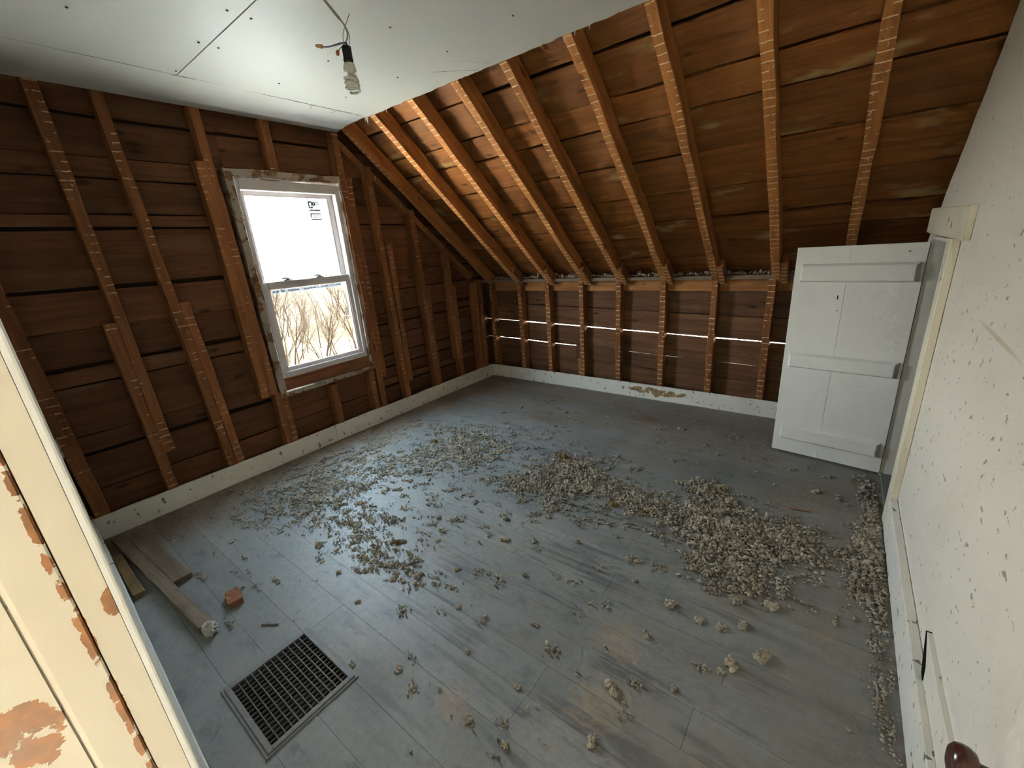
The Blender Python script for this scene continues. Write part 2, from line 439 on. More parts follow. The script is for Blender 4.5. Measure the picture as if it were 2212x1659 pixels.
def plank(name, A, B, n, w, th, mat, parent, seg=6, jit=0.0015, ch=0.003, shift=None, wander=0.0):
    """board from A to B (centre line of its visible face), visible face looks along n, width w, thickness th behind the face.
    local x runs along the length, local z is the visible face's normal"""
    A, B, n = Vector(A), Vector(B), Vector(n).normalized()
    ax = (B - A); L = ax.length; ax.normalize()
    n = (n - ax * n.dot(ax)).normalized()
    wd = n.cross(ax)
    mw = Matrix(((ax.x, wd.x, n.x, A.x), (ax.y, wd.y, n.y, A.y), (ax.z, wd.z, n.z, A.z), (0, 0, 0, 1)))
    h = w / 2
    prof = [(-h + ch, 0), (h - ch, 0), (h, -ch), (h, -th + ch), (h - ch, -th), (-h + ch, -th), (-h, -th + ch), (-h, -ch)]
    bm = bmesh.new()
    rings = []
    s0 = random.random() * 100
    for i in range(seg + 1):
        x = L * i / seg
        wl = wander * (mnoise.noise(Vector((x * 2.1 + s0, 3.1, 0))))
        wr = wander * (mnoise.noise(Vector((x * 2.1 + s0, 9.7, 0))))
        ring = []
        for (yy, zz) in prof:
            e = wr if yy > 0 else wl
            ring.append(bm.verts.new((x + (random.uniform(-jit, jit) if i in (0, seg) else 0), yy + e + random.uniform(-jit, jit), zz + random.uniform(-jit, jit) * 0.6)))
        rings.append(ring)
    k = len(prof)
    for i in range(seg):
        for j in range(k):
            bm.faces.new((rings[i][j], rings[i][(j + 1) % k], rings[i + 1][(j + 1) % k], rings[i + 1][j]))
    bm.faces.new(rings[0][::-1]); bm.faces.new(rings[-1])
    return obj(name, mesh_from_bm(name, bm), mat, parent, mw)

def tube(name, pts, r, mat, parent=None, res=6, closed=False):
    pts = [Vector(q) for q in pts]
    bm = bmesh.new(); rings = []
    for i, q in enumerate(pts):
        d = (pts[min(i + 1, len(pts) - 1)] - pts[max(i - 1, 0)]).normalized()
        a = d.orthogonal().normalized() if i == 0 else (prev - d * prev.dot(d)).normalized()
        prev = a
        b = d.cross(a)
        rr = r[i] if isinstance(r, (list, tuple)) else r
        rings.append([bm.verts.new(q + rr * (math.cos(2 * math.pi * k / res) * a + math.sin(2 * math.pi * k / res) * b)) for k in range(res)])
    for i in range(len(rings) - 1):
        for j in range(res):
            bm.faces.new((rings[i][j], rings[i][(j + 1) % res], rings[i + 1][(j + 1) % res], rings[i + 1][j]))
    bm.faces.new(rings[0][::-1]); bm.faces.new(rings[-1])
    return obj(name, mesh_from_bm(name, bm, True), mat, parent)

def lathe(name, prof, mw, mat, parent=None, res=20):
    """prof: list of (radius, height) turned about local z"""
    bm = bmesh.new(); rings = []
    for (r, z) in prof:
        rings.append([bm.verts.new((r * math.cos(2 * math.pi * k / res), r * math.sin(2 * math.pi * k / res), z)) for k in range(res)])
    for i in range(len(rings) - 1):
        for j in range(res):
            bm.faces.new((rings[i][j], rings[i][(j + 1) % res], rings[i + 1][(j + 1) % res], rings[i + 1][j]))
    bm.faces.new(rings[0][::-1]); bm.faces.new(rings[-1])
    return obj(name, mesh_from_bm(name, bm, True), mat, parent, mw)

def prism(name, outline, axis, a0, a1, mat, parent=None):
    """outline: 2-d points in the two other axes; extruded along axis from a0 to a1"""
    bm = bmesh.new()
    def mk(q, a):
        return {'x': (a, q[0], q[1]), 'y': (q[0], a, q[1]), 'z': (q[0], q[1], a)}[axis]
    f0 = [bm.verts.new(mk(q, a0)) for q in outline]
    f1 = [bm.verts.new(mk(q, a1)) for q in outline]
    k = len(outline)
    bm.faces.new(f0); bm.faces.new(f1[::-1])
    for i in range(k):
        bm.faces.new((f0[i], f1[i], f1[(i + 1) % k], f0[(i + 1) % k]))
    return obj(name, mesh_from_bm(name, bm), mat, parent)

SL = 0.84
NSL = math.sqrt(1 + SL * SL)
def under(y, off=0.0):           # height of the rafters' underside plane (+off along its normal)
    return 1.14 - SL * y + off * NSL
NRM_IN = Vector((0, -SL, -1)).normalized()       # roof plane normal into the room
ZC = 2.49
YS = -1.606
KB = 0.145                      # baseboard height

# ------------------------------------------------------------------ floor
floor = boxes('floor', [((-0.12, -3.95, -0.30), (4.5, -3.62, -0.025)), ((-0.12, -3.33, -0.30), (4.5, 0.15, -0.025)),
                        ((-0.12, -3.62, -0.30), (1.70, -3.33, -0.025)), ((2.06, -3.62, -0.30), (4.5, -3.33, -0.025))], M['tar'])
tag(floor, 'worn grey painted plank floor strewn with loose insulation', 'floor', kind='structure')
edges = [0.13]
y = 0.0
while y > -3.19:
    y -= 0.138 + random.uniform(-0.006, 0.006)
    edges.append(y)
edges = [e for e in edges if e > -3.26] + [-3.33, -3.475, -3.62, -3.76, -3.90]
for a, b in zip(edges[:-1], edges[1:]):
    yc, w = (a + b) / 2, (a - b) - 0.0006
    spans = [(-0.1, 1.705), (2.055, 4.45)] if b > -3.63 and a < -3.32 else None
    if spans is None:
        j = random.choice([None, 0.9, 1.7, 2.6, 3.1])
        spans = [(-0.1, 4.45)] if j is None else [(-0.1, j + 0.1 * random.random()), (j + 0.1, 4.45)]
        if j is not None:
            spans[1] = (spans[0][1] + 0.001, 4.45)
    for (x0, x1) in spans:
        plank('floorboard', (x0, yc, random.uniform(-0.0006, 0.0)), (x1, yc, random.uniform(-0.0006, 0.0)), (0, 0, 1), w, 0.024, M['floor'], floor, seg=2, jit=0.0002, ch=0.0005)

# ------------------------------------------------------------------ gable wall (wall_left)
WY0, WY1, WZ0, WZ1 = -2.47, -1.665, 0.535, 2.115      # rough window opening
wall_left = boxes('wall_left', [((-0.17, -3.95, -0.3), (-0.130, WY0, 3.4)), ((-0.17, WY1, -0.3), (-0.130, 0.30, 2.0)), ((-0.17, WY1, 2.0), (-0.130, -0.4, 3.4)),
                                ((-0.17, WY0, WZ1), (-0.130, WY1, 3.4)), ((-0.17, WY0, -0.3), (-0.130, WY1, WZ0))], M['tar'])
tag(wall_left, 'gable wall stripped to brown sheathing boards and bare studs around the window', 'wall', kind='structure')
zl = [-0.02, .278, .507, .624, .92, 1.02, 1.23, 1.45, 1.775, 1.853, 2.043, 2.156, 2.363, 2.55]
wide_l = {.507: .022, 1.02: .024, 1.45: .020, 1.775: .022, 2.363: .016, .278: .010}
zr = [-0.02, .287, .364, .478, .596, .782, .893, .992, 1.197, 1.37, 1.58, 1.79, 1.95, 2.16, 2.37, 2.55]
wide_r = {.287: .02, .478: .018, .596: .012, .893: .016, .992: .010, 1.197: .008, 1.79: .012}
def gable_rows(zs, wide, y0, y1, zmin, zmax, slope=False):
    for a, b in zip(zs[:-1], zs[1:]):
        if b <= zmin + .02 or a >= zmax - .02: continue
        lo = max(a, zmin) + wide.get(a, 0.005) / 2; hi = min(b, zmax) - wide.get(b, 0.005) / 2
        ye = y1
        if slope:
            ye = min(y1, (1.34 - lo) / SL)
        if ye < y0 + 0.08: continue
        zc = (lo + hi) / 2
        d = random.uniform(-0.006, 0.004)
        plank('sheathing_board', (-0.100 + d, y0, zc), (-0.100 + d, ye, zc + random.uniform(-.004, .004)), (1, 0, 0), hi - lo, 0.022, M['gable'], wall_left, seg=8, jit=0.0016, wander=0.006)
gable_rows(zl, wide_l, -3.86, WY0, -0.02, 2.55)
gable_rows(zl, wide_l, WY0, WY1, -0.02, WZ0)
gable_rows(zl, wide_l, WY0, WY1, WZ1, 2.55)
gable_rows(zr, wide_r, WY1, 0.10, -0.02, 2.55, True)

def gstud(y0b, y0t, z0, z1, w, d=0.085, name='stud', x=-0.008, mat='gstud', jit=0.002):
    """stud with its face centre at y0b (floor) / y0t (ceiling height 2.48)"""
    def yy(z): return y0b + (y0t - y0b) * (z - 0.145) / (2.48 - 0.145)
    return plank(name, (x, yy(z0), z0), (x, yy(z1), z1), (1, 0, 0), w, d, M[mat], wall_left, seg=10, jit=jit, wander=0.006)
gstud(-3.735, -3.80, 0.02, 2.47, .062)
gstud(-3.655, -3.735, 0.02, 2.47, .075, x=-0.020)
gstud(-3.250, -3.290, 0.40, 2.475, .058)
gstud(-3.305, -3.350, 0.02, 1.25, .055, x=-0.004)
gstud(-2.945, -3.042, 0.02, 2.475, .054)
gstud(-2.888, -2.985, 0.02, 1.32, .056, x=-0.014)
gstud(-2.545, -2.590, 0.565, 2.475, .058)
gstud(-2.608, -2.635, 0.560, 2.165, .062, x=-0.003)
gstud(-2.530, -2.53, 0.02, 0.57, .050)
gstud(-2.480, -2.48, 0.02, 0.55, .046, x=-0.012)
gstud(-2.170, -2.172, 2.145, 2.475, .055)
gstud(-2.072, -2.072, 0.02, 0.500, .058)
gstud(-1.610, -1.645, 0.02, 2.475, .056, x=-0.006)
gstud(-1.553, -1.588, 0.42, 2.150, .056, x=-0.013)
gstud(-1.690, -1.69, 0.02, 0.52, .056, x=-0.014)
gstud(-1.315, -1.392, 0.02, 2.245, .056)
gstud(-1.265, -1.285, 0.30, 1.62, .050, x=-0.003)
gstud(-0.905, -0.985, 0.02, 1.915, .055)
gstud(-0.862, -0.90, 0.02, 1.20, .036, x=-0.016)
gstud(-0.560, -0.565, 0.35, 1.545, .050, x=-0.004)
gstud(-0.512, -0.515, 0.02, 1.16, .056, x=-0.014)
gstud(-0.175, -0.175, 0.02, 1.16, .062)
gstud(-0.095, -0.095, 0.02, 1.18, .060, x=-0.004)
# raking nailers under the first rafter
for (ya, yb, dz) in ((-1.62, -1.40, .10), (-1.36, -1.00, .085), (-0.955, -0.58, .085), (-0.53, -0.20, .09)):
    plank('raking_nailer', (-0.022, ya, under(ya) - dz), (-0.022, yb, under(yb) - dz), (1, 0, 0), .055, .07, M['gstud'], wall_left, seg=4)
plank('sill_plate', (-0.060, -3.80, 0.110), (-0.060, 0.0, 0.110), (0, 0, 1), .075, .04, M['gable'], wall_left, seg=10)

# ------------------------------------------------------------------ knee wall (wall_back)
wall_back = boxes('wall_back', [((-0.12, 0.150, 0.70), (4.5, 0.17, 1.30)), ((-0.12, 0.150, -0.3), (4.5, 0.17, 0.30))], M['tar'])
tag(wall_back, 'low knee wall of brown boards and bare studs with daylight showing through its gaps', 'wall', kind='structure')
def kz(z, x): return z - 0.026 * (x - 1.0)
def kboard(z0, z1, x0, x1, d=0.0):
    ya = 0.112 + d
    plank('sheathing_board', (x0, ya, kz((z0 + z1) / 2, x0)), (x1, ya, kz((z0 + z1) / 2, x1)), (0, -1, 0), z1 - z0, 0.022, M['knee'], wall_back, seg=16, jit=0.0012, wander=0.004)
kboard(.868, 1.30, -0.128, 4.45, .004)
kboard(.668, .862, -0.128, 4.45)
kboard(.450, .660, -0.128, 1.30, .002)
kboard(.452, .660, 1.302, 4.45)
kboard(.300, .443, -0.128, 1.12, .003)
kboard(.300, .4505, 1.122, 2.02, .001)
kboard(.300, .450, 2.022, 4.45)
kboard(.150, .298, -0.128, 4.45, .002)
kboard(-.02, .148, -0.128, 4.45)
KX = [.055, .470, .839, 1.246, 1.645, 2.067, 2.494, 2.904, 3.33]
for i, x in enumerate(KX):
    plank('stud', (x + random.uniform(-.004, .004), 0.018, 0.02), (x, 0.018, 1.135), (0, -1, 0), .050 if i else .045, .088, M['stud'], wall_back, seg=8, jit=0.0016, wander=0.005)
plank('stud', (1.205, 0.03, 0.02), (1.205, 0.03, 0.33), (0, -1, 0), .035, .07, M['stud'], wall_back, seg=3)
for a, b in zip([-.06] + KX, KX + [4.4]):
    if b - a > .12:
        plank('header_board', (a + .026, 0.085, 1.084), (b - .026, 0.085, 1.082), (0, -1, 0), .105, .022, M['header'], wall_back, seg=4)
plank('top_plate', (-0.08, 0.060, 1.166), (4.45, 0.060, 1.166), (0, 0, 1), .105, .032, M['scrap'], wall_back, seg=14, jit=0.002)

# ------------------------------------------------------------------ sloped roof (ceiling_slope)
def slope_pt(x, y, off): return Vector((x, y, under(y))) - NRM_IN * off
bm = bmesh.new()
q = [slope_pt(-0.16, 0.55, .17), slope_pt(4.5, 0.55, .17), slope_pt(4.5, -2.62, .17), slope_pt(-0.16, -2.62, .17)]
q2 = [p_ - NRM_IN * .03 for p_ in q]
va = [bm.verts.new(k) for k in q]; vb = [bm.verts.new(k) for k in q2]
bm.faces.new(va); bm.faces.new(vb[::-1])
for i in range(4): bm.faces.new((va[i], vb[i], vb[(i + 1) % 4], va[(i + 1) % 4]))
slope = obj('ceiling_slope', mesh_from_bm('ceiling_slope', bm), M['tar'])
tag(slope, 'steep sloped ceiling of bare rafters and orange roof boards', 'ceiling', kind='structure')
RY = [0.23, -.103, -.313, -.437, -.648, -.882, -1.108, -1.253, -1.455, -1.68, -1.90, -2.15]
for i, (a, b) in enumerate(zip(RY[:-1], RY[1:])):
    w = (a - b) * NSL
    g = [0.010, 0.014, 0.009, 0.016, 0.012, 0.018, 0.012][i % 7]
    ym = (a + b) / 2
    js = [-0.09, [1.27, 2.08, 0.87, 1.67, 2.50, 1.27][i % 6], 4.45]
    for x0, x1 in zip(js[:-1], js[1:]):
        d = random.uniform(0, .006)
        plank('roof_board', slope_pt(x0 + .001, ym, .125 + d), slope_pt(x1 - .001, ym + random.uniform(-.006, .006), .125 + random.uniform(0, .006)), NRM_IN, w - g, .022, M['roof'], slope, seg=12, jit=0.0018, wander=0.010)
RX = [.045, .452, .868, 1.285, 1.662, 2.078, 2.497, 2.930, 3.348, 3.79, 4.2]
for i, x in enumerate(RX):
    w = .055 if i else .045
    plank('rafter', slope_pt(x + random.uniform(-.006, .006), 0.05, 0), slope_pt(x, -2.05, 0), NRM_IN, w, .118, M['rafter'], slope, seg=18, jit=0.0022, wander=0.010)
    if 0 < i < 9:
        plank('rafter_block', slope_pt(x + .053, 0.045, -.012), slope_pt(x + .053, -0.11 - .05 * random.random(), -.012), NRM_IN, .044, .09, M['stud'], slope, seg=3)
# split second rafter strip seen along the fifth rafter
attic = boxes('wall_attic_light_block', [((-0.16, -2.66, 2.52), (4.5, -2.62, 3.6)), ((3.757, -2.66, -.3), (4.5, -2.62, 2.52)), ((4.46, -2.66, -.3), (4.52, 0.6, 3.6))], M['tar'])  # closing walls added to stop daylight leaking into roof space and closet
tag(attic, 'dark closing walls added out of view to keep daylight out of the roof space', 'wall', kind='structure')
eave = boxes('eave_soffit', [((-0.5, 0.17, 0.97), (4.9, 0.62, 0.99))], M['scrap'])
tag(eave, 'plain wooden soffit under the eave outside the knee wall', 'soffit', kind='structure')

# ------------------------------------------------------------------ flat ceiling
ceiling = boxes('ceiling', [((-0.12, -4.05, ZC + .035), (3.80, YS - .03, ZC + .06))], M['tar'])
tag(ceiling, 'flat white drywall ceiling with a ragged edge at the sloped roof', 'ceiling', kind='structure')
def panel(name, x0, x1, y0, y1, zf, nx, ny, ragged=False):
    bm = bmesh.new()
    g = {}
    for k, dz in ((0, 0.0), (1, 0.012)):
        for i in range(nx + 1):
            for j in range(ny + 1):
                x = x0 + (x1 - x0) * i / nx; yv = y0 + (y1 - y0) * j / ny
                if ragged and j == ny: yv += 0.010 * (mnoise.noise(Vector((x * 16, 1.7, 0))) + 0.6 * mnoise.noise(Vector((x * 55, 4.7, 0))))
                g[k, i, j] = bm.verts.new((x, yv, zf(x, yv) + dz))
    for i in range(nx):
        for j in range(ny):
            bm.faces.new((g[0, i, j], g[0, i, j + 1], g[0, i + 1, j + 1], g[0, i + 1, j]))
            bm.faces.new((g[1, i, j], g[1, i + 1, j], g[1, i + 1, j + 1], g[1, i, j + 1]))
    for i in range(nx):
        for j in (0, ny):
            bm.faces.new((g[0, i, j], g[0, i + 1, j], g[1, i + 1, j], g[1, i, j]))
    for j in range(ny):
        for i in (0, nx):
            bm.faces.new((g[0, i, j], g[1, i, j], g[1, i, j + 1], g[0, i, j + 1]))
    return obj(name, mesh_from_bm(name, bm), M['drywall'], ceiling)
flat = lambda x, yv: ZC + 0.002 * mnoise.noise(Vector((x * 1.5, yv * 1.5, 0)))
def droop(x, yv):
    s = max(0.0, (0.34 - x) / 0.34)
    return ZC - 0.020 * s * s
panel('drywall_panel', 0.402, 3.72, -2.777, YS, flat, 160, 6, True)
panel('drywall_panel', 0.402, 3.72, -4.05, -2.783, flat, 12, 6)
panel('drywall_panel', -0.012, 0.398, -4.05, YS - .012, droop, 12, 30, True)
for (x, yv) in ((1.22, -2.74), (1.22, -2.83), (0.86, -2.74), (0.86, -2.82), (0.46, -2.80), (1.55, -2.28), (1.06, -2.30), (0.62, -2.35), (1.55, -1.92), (1.12, -1.90), (0.66, -1.95), (1.95, -2.30), (2.0, -1.95), (0.85, -3.25), (1.3, -3.2), (2.4, -1.95), (2.36, -2.28)):
    lathe('screw_head', [(0.002, -.0035), (0.0045, -.003), (0.0055, 0.0)], Matrix.Translation((x, yv, ZC - .0005)), M['crack'], ceiling, res=8)
def crack(pts, r=0.0016, n=24, amp=0.006):
    pts = [Vector(p_) for p_ in pts]; out = []
    s0 = random.random() * 50
    for a, b in zip(pts[:-1], pts[1:]):
        for i in range(n):
            p_ = a.lerp(b, i / n)
            out.append(p_ + Vector((amp * mnoise.noise(Vector((i * .45, s0, p_.y * 3))), amp * mnoise.noise(Vector((i * .45, s0 + 7, p_.x * 3))), 0)))
    out.append(pts[-1])
    tube('crack', out, [r * (0.5 + abs(mnoise.noise(Vector((i * .7, s0, 3))))) for i in range(len(out))], M['crack'], ceiling, res=5)
crack([(.397, -2.36, ZC), (.397, -1.66, ZC)], n=60, amp=.010)
crack([(.405, -2.20, ZC), (.385, -1.95, ZC), (.41, -1.75, ZC)], n=24, amp=.016)
crack([(.39, -2.03, ZC), (.33, -2.01, ZC - .001)], r=.0013, n=10)
crack([(.385, -1.85, ZC), (.335, -1.86, ZC - .001)], r=.0013, n=10)
crack([(.395, -2.80, ZC), (.398, -2.70, ZC)], n=10)
crack([(1.50, -1.62, ZC), (1.30, -1.80, ZC)], r=.0010, n=8, amp=.003)
crack([(1.62, -1.62, ZC), (1.48, -1.83, ZC)], r=.0010, n=8, amp=.003)
for (x, yv, l) in ((.40, -1.615, .05), (.375, -1.612, .03), (.62, -1.607, .022), (.78, -1.606, .016), (1.0, -1.606, .014), (2.06, -1.602, .03), (2.12, -1.602, .02), (2.2, -1.602, .018)):
    w = l * .3
    prism('torn_paper', [(x - w, ZC + .004), (x + w, ZC + .004), (x + w * .4, ZC - l * .5), (x + w * .15, ZC - l), (x - w * .5, ZC - l * .4)], 'y', yv - .001, yv + .001, M['torn'], ceiling)

# ------------------------------------------------------------------ right wall
pts = [(-3.80, 0.0), (-3.80, ZC)]
y = YS - .02
pts.append((y, ZC))
while y < 0.0:
    z = under(y) - 0.035 + 0.020 * mnoise.noise(Vector((y * 9, 0.3, 0))) + 0.012 * mnoise.noise(Vector((y * 31, 2.3, 0)))
    pts.append((y, min(z, ZC - .004)))
    y += 0.028
pts += [(0.0, 1.05), (0.0, 0.0), (-0.655, 0.0), (-0.655, 1.405), (-1.185, 1.405), (-1.185, 0.0)]
wall_right = prism('wall_right', pts, 'x', 3.695, 3.755, M['plaster'])
tag(wall_right, 'cream plastered wall at the right, speckled with dirt', 'wall', kind='structure')
bb = boxes('baseboard_right', [((3.664, -3.78, 0.0), (3.694, -1.286, 0.178))], M['base_right'], None, 0.004)
tag(bb, 'chipped white baseboard along the right wall', 'baseboard', kind='structure')
tr1 = plank('trim_1', (3.672, -1.45, 1.468), (3.672, -0.42, 1.480), (-1, 0, 0), .125, .022, M['casing'], None, seg=10, jit=.002)
tag(tr1, 'peeling cream head casing above the low closet opening', 'trim', kind='structure')
tr2 = plank('trim_2', (3.664, -1.236, 0.0), (3.664, -1.236, 1.408), (-1, 0, 0), .098, .030, M['casing'], None, seg=10, jit=.0015)
tag(tr2, 'cream upright casing at the near side of the closet opening', 'trim', kind='structure')
tr3 = boxes('trim_3', [((3.672, -0.672, 0.0), (3.86, -0.652, 1.405)), ((3.672, -1.195, 0.0), (3.86, -1.180, 1.405)), ((3.672, -1.19, 1.39), (3.86, -0.655, 1.405)),
                       ((3.690, -0.655, 0.0), (3.694, -0.55, 1.42))], M['jamb_white'], None, 0.0015)
tag(tr3, 'off-white jamb lining the low closet opening', 'trim', kind='structure')
thr = boxes('trim_4', [((3.676, -1.18, 0.0), (3.83, -0.672, 0.018))], M['register'], None, 0.003)
tag(thr, 'grey threshold board in the closet opening', 'trim', kind='structure')
# board above the baseboard near the entry door, with a dark split at its end
bd = prism('wall_patch', [(-3.09, 0.180), (-2.385, 0.180), (-2.36, 0.215), (-2.30, 0.285), (-2.335, 0.288), (-2.50, 0.287), (-3.09, 0.300)], 'x', 3.683, 3.6945, M['plaster'], wall_right)
prism('wall_split', [(-2.400, 0.181), (-2.372, 0.186), (-2.345, 0.225), (-2.306, 0.288), (-2.345, 0.255), (-2.385, 0.222)], 'x', 3.680, 3.6945, M['dark'], wall_right)

# ------------------------------------------------------------------ baseboards
bl = plank('baseboard_left', (0.0, -3.71, KB / 2), (0.0, 0.0, KB / 2), (1, 0, 0), KB, .020, M['base'], None, seg=40, jit=.0012, wander=.003)
tag(bl, 'chipped off-white baseboard under the window wall', 'baseboard', kind='structure')
bk = plank('baseboard_back', (0.001, 0.0, KB / 2), (3.69, 0.0, KB / 2), (0, -1, 0), KB, .016, M['base'], None, seg=40, jit=.0012, wander=.003)
tag(bk, 'white baseboard along the knee wall with a tan peeled patch', 'baseboard', kind='structure')
FA, FB = Vector((-0.06, -3.698, 0)), Vector((2.742, -3.792, 0))
bf = plank('baseboard_front', FA + Vector((0, 0, .075)), FB + Vector((0, 0, .075)), (0.0335, 1, 0), .15, .018, M['base_front'], None, seg=20)
tag(bf, 'grey-white baseboard along the entrance wall at the left', 'baseboard', kind='structure')

# ------------------------------------------------------------------ entrance wall (wall_front) with door frame, hall beyond
def fy(x): return -3.718 - 0.0335 * x
wall_front = prism('wall_front', [(-0.12, fy(-.12)), (2.738, fy(2.738)), (2.738, -3.93), (-0.12, -3.93)], 'z', 0.0, ZC, M['plaster'])
tag(wall_front, 'entrance wall seen edge on at the left beside the doorway', 'wall', kind='structure')
for z in (.615, .665):
    plank('lath', (0.02, fy(.02) + .012, z), (0.14, fy(.14) + .012, z + .003), (0, 1, 0), .036, .010, M['plaster_lump'], wall_front, seg=2)
over = boxes('wall_over_door', [((2.738, -3.93, 2.06), (3.76, -3.80, ZC)), ((3.66, -3.93, 0.0), (3.76, -3.80, 2.06))], M['plaster'])
tag(over, 'plaster above and beside the entrance doorway', 'wall', kind='structure')
tr5 = empty('trim_5', (2.75, -3.87, 0))
tag(tr5, 'cream door jamb with peeling paint in the left foreground', 'door jamb', kind='structure')
bm = bmesh.new()
# front strip with rounded outer edge
prof = [(2.738, -3.8145), (2.750, -3.8145), (2.750, -3.8390), (2.738, -3.8390)]
prism('jamb_bead', [(2.738, -3.8055), (2.7465, -3.8060), (2.7492, -3.8075), (2.7500, -3.8095), (2.7500, -3.8140), (2.738, -3.8140)], 'z', 0.0, 2.08, M['lit_bead'], tr5)
prism('jamb_edge_strip', prof, 'z', 0.0, 2.08, M['jamb'], tr5)
prism('jamb_stop', [(2.738, -3.8400), (2.750, -3.8402), (2.752, -3.8420), (2.752, -3.874), (2.748, -3.878), (2.738, -3.879)], 'z', 0.0, 2.08, M['jamb'], tr5)
prism('jamb_board', [(2.738, -3.880), (2.745, -3.8805), (2.745, -4.08), (2.738, -4.08)], 'z', 0.0, 2.08, M['jamb'], tr5)
prism('jamb_joint', [(2.7385, -3.8383), (2.744, -3.8383), (2.744, -3.8407), (2.7385, -3.8407)], 'z', 0.0, 2.08, M['apron'], tr5)
hall = boxes('wall_hall', [((1.9, -5.85, -.02), (4.3, -5.72, 2.52)), ((1.9, -5.8, -.02), (2.0, -3.93, 2.52)), ((4.0, -5.8, -.02), (4.1, -3.93, 2.52)),
                           ((1.9, -5.8, 2.49), (4.1, -3.93, 2.56)), ((1.9, -5.8, -.06), (4.1, -3.93, 0.0)), ((1.9, -3.95, 0), (2.72, -3.93, 2.5))], M['hall'])
tag(hall, 'cream hall walls behind the doorway', 'wall', kind='structure')

# entry door swung open against the right wall, only its free edge and knob in view
ed = empty('door_2', (3.62, -3.79, 0))
tag(ed, 'cream entry door swung open against the right wall with brown knob', 'door', kind='structure')
boxes('door_slab', [((3.600, -3.79, 0.012), (3.634, -3.107, 2.02))], M['hall'], ed, 0.003)
kb = lathe('knob', [(0.004, 0.0), (0.012, .001), (0.013, .022), (0.0235, .026), (0.0275, .033), (0.0280, .040), (0.0260, .047), (0.020, .052), (0.010, .0545), (0.002, .055)],
           Matrix.Translation((3.600, -3.140, .745)) @ Matrix.Rotation(-math.pi / 2, 4, 'Y'), M['knob'], ed, 28)
lathe('rosette', [(0.017, 0), (0.018, .002), (0.016, .004), (0.01, .005)], Matrix.Translation((3.600, -3.140, .745)) @ Matrix.Rotation(-math.pi / 2, 4, 'Y'), M['knob'], ed, 24)

# ------------------------------------------------------------------ closet door
a0, a1 = Vector((3.088, -0.608)), Vector((3.669, -0.680))
ang = math.atan2(a1.y - a0.y, a1.x - a0.x)
cd = empty('door_1', (a0.x, a0.y, 0.018), ang)
tag(cd, 'low white plank door with three battens standing open at the closet', 'door', kind='structure')
DW, DH = (a1 - a0).length, 1.358
bpy.context.view_layer.update()
def local_box(name, lo, hi, mat, parent, bevel=0.0):
    bm = bmesh.new(); bm_box(bm, lo, hi)
    if bevel: bmesh.ops.bevel(bm, geom=bm.edges[:], offset=bevel, segments=2, affect='EDGES', profile=0.6)
    o = bpy.data.objects.new(name, mesh_from_bm(name, bm)); o.data.materials.append(mat)
    C.objects.link(o); o.parent = parent
    return o
for u0, u1 in ((0, .2645), (.2650, DW)):
    local_box('door_plank', (u0, 0.0, 0), (u1 - .0005, .022, DH), M['door'], cd, 0.0008)
for z0, z1, u0, u1 in ((1.152, 1.262, .030, DW - .012), (.606, .706, .028, DW - .012), (.098, .198, .036, DW - .016)):
    bm = bmesh.new()
    bm_box(bm, (u0, -0.024, z0), (u1, 0.0005, z1))
    for vv in bm.verts:                       # bevelled batten: face smaller than its foot
        if vv.co.y < -.01:
            vv.co.z += .012 if vv.co.z < (z0 + z1) / 2 else -.014
            vv.co.x += .014 if vv.co.x < .3 else -.020
    bmesh.ops.bevel(bm, geom=bm.edges[:], offset=.002, segments=2, affect='EDGES')
    o = bpy.data.objects.new('batten', mesh_from_bm('batten', bm)); o.data.materials.append(M['door']); C.objects.link(o); o.parent = cd
kh = local_box('keyhole', (.233, -.0008, 1.052), (.239, .003, 1.076), M['dark'], cd, 0.001); kh['label'] = 'dark keyhole slot'
sh = local_box('screw_hole', (.241, -.0008, .982), (.246, .003, .988), M['dark'], cd, 0.001)
sh2 = local_box('screw_hole', (.196, -.0008, .80), (.199, .003, .803), M['dark'], cd, 0.0005)

# ------------------------------------------------------------------ window
win = empty('window_1', (-0.06, -2.07, WZ0))
tag(win, 'white double-hung window in the gable wall with stickers on its glass', 'window', kind='structure')
OY0, OY1, OZ0, OZ1 = -2.452, -1.690, 0.657, 2.082
def frame(name, y0, y1, z0, z1, wl, wr, wb_, wt, x0, x1, mat, parent, bevel=.003):
    bm = bmesh.new()
    bm_box(bm, (x0, y0, z0), (x1, y0 + wl, z1)); bm_box(bm, (x0, y1 - wr, z0), (x1, y1, z1))
    bm_box(bm, (x0, y0 + wl - .001, z0), (x1, y1 - wr + .001, z0 + wb_)); bm_box(bm, (x0, y0 + wl - .001, z1 - wt), (x1, y1 - wr + .001, z1))
    bmesh.ops.bevel(bm, geom=bm.edges[:], offset=bevel, segments=2, affect='EDGES')
    return obj(name, mesh_from_bm(name, bm), mat, parent)
frame('window_frame', OY0, OY1, OZ0, OZ1, .024, .030, .046, .068, -0.125, -0.028, M['vinyl'], win)
us = frame('upper_sash', OY0 + .022, OY1 - .028, 1.345, OZ1 - .062, .034, .044, .040, .030, -0.115, -0.085, M['vinyl'], win)
ls = frame('lower_sash', OY0 + .020, OY1 - .026, OZ0 + .034, 1.386, .040, .036, .036, .050, -0.076, -0.042, M['vinyl'], win)
frame('glazing_bead', OY0 + .054, OY1 - .070, 1.383, OZ1 - .090, .008, .010, .006, .008, -0.098, -0.088, M['vinyl'], us, .001)
frame('glazing_bead', OY0 + .058, OY1 - .060, OZ0 + .068, 1.338, .006, .010, .009, .008, -0.060, -0.046, M['vinyl'], ls, .001)
boxes('pane', [((-0.102, OY0 + .050, 1.375), (-0.099, OY1 - .066, OZ1 - .085))], M['glass'], us)
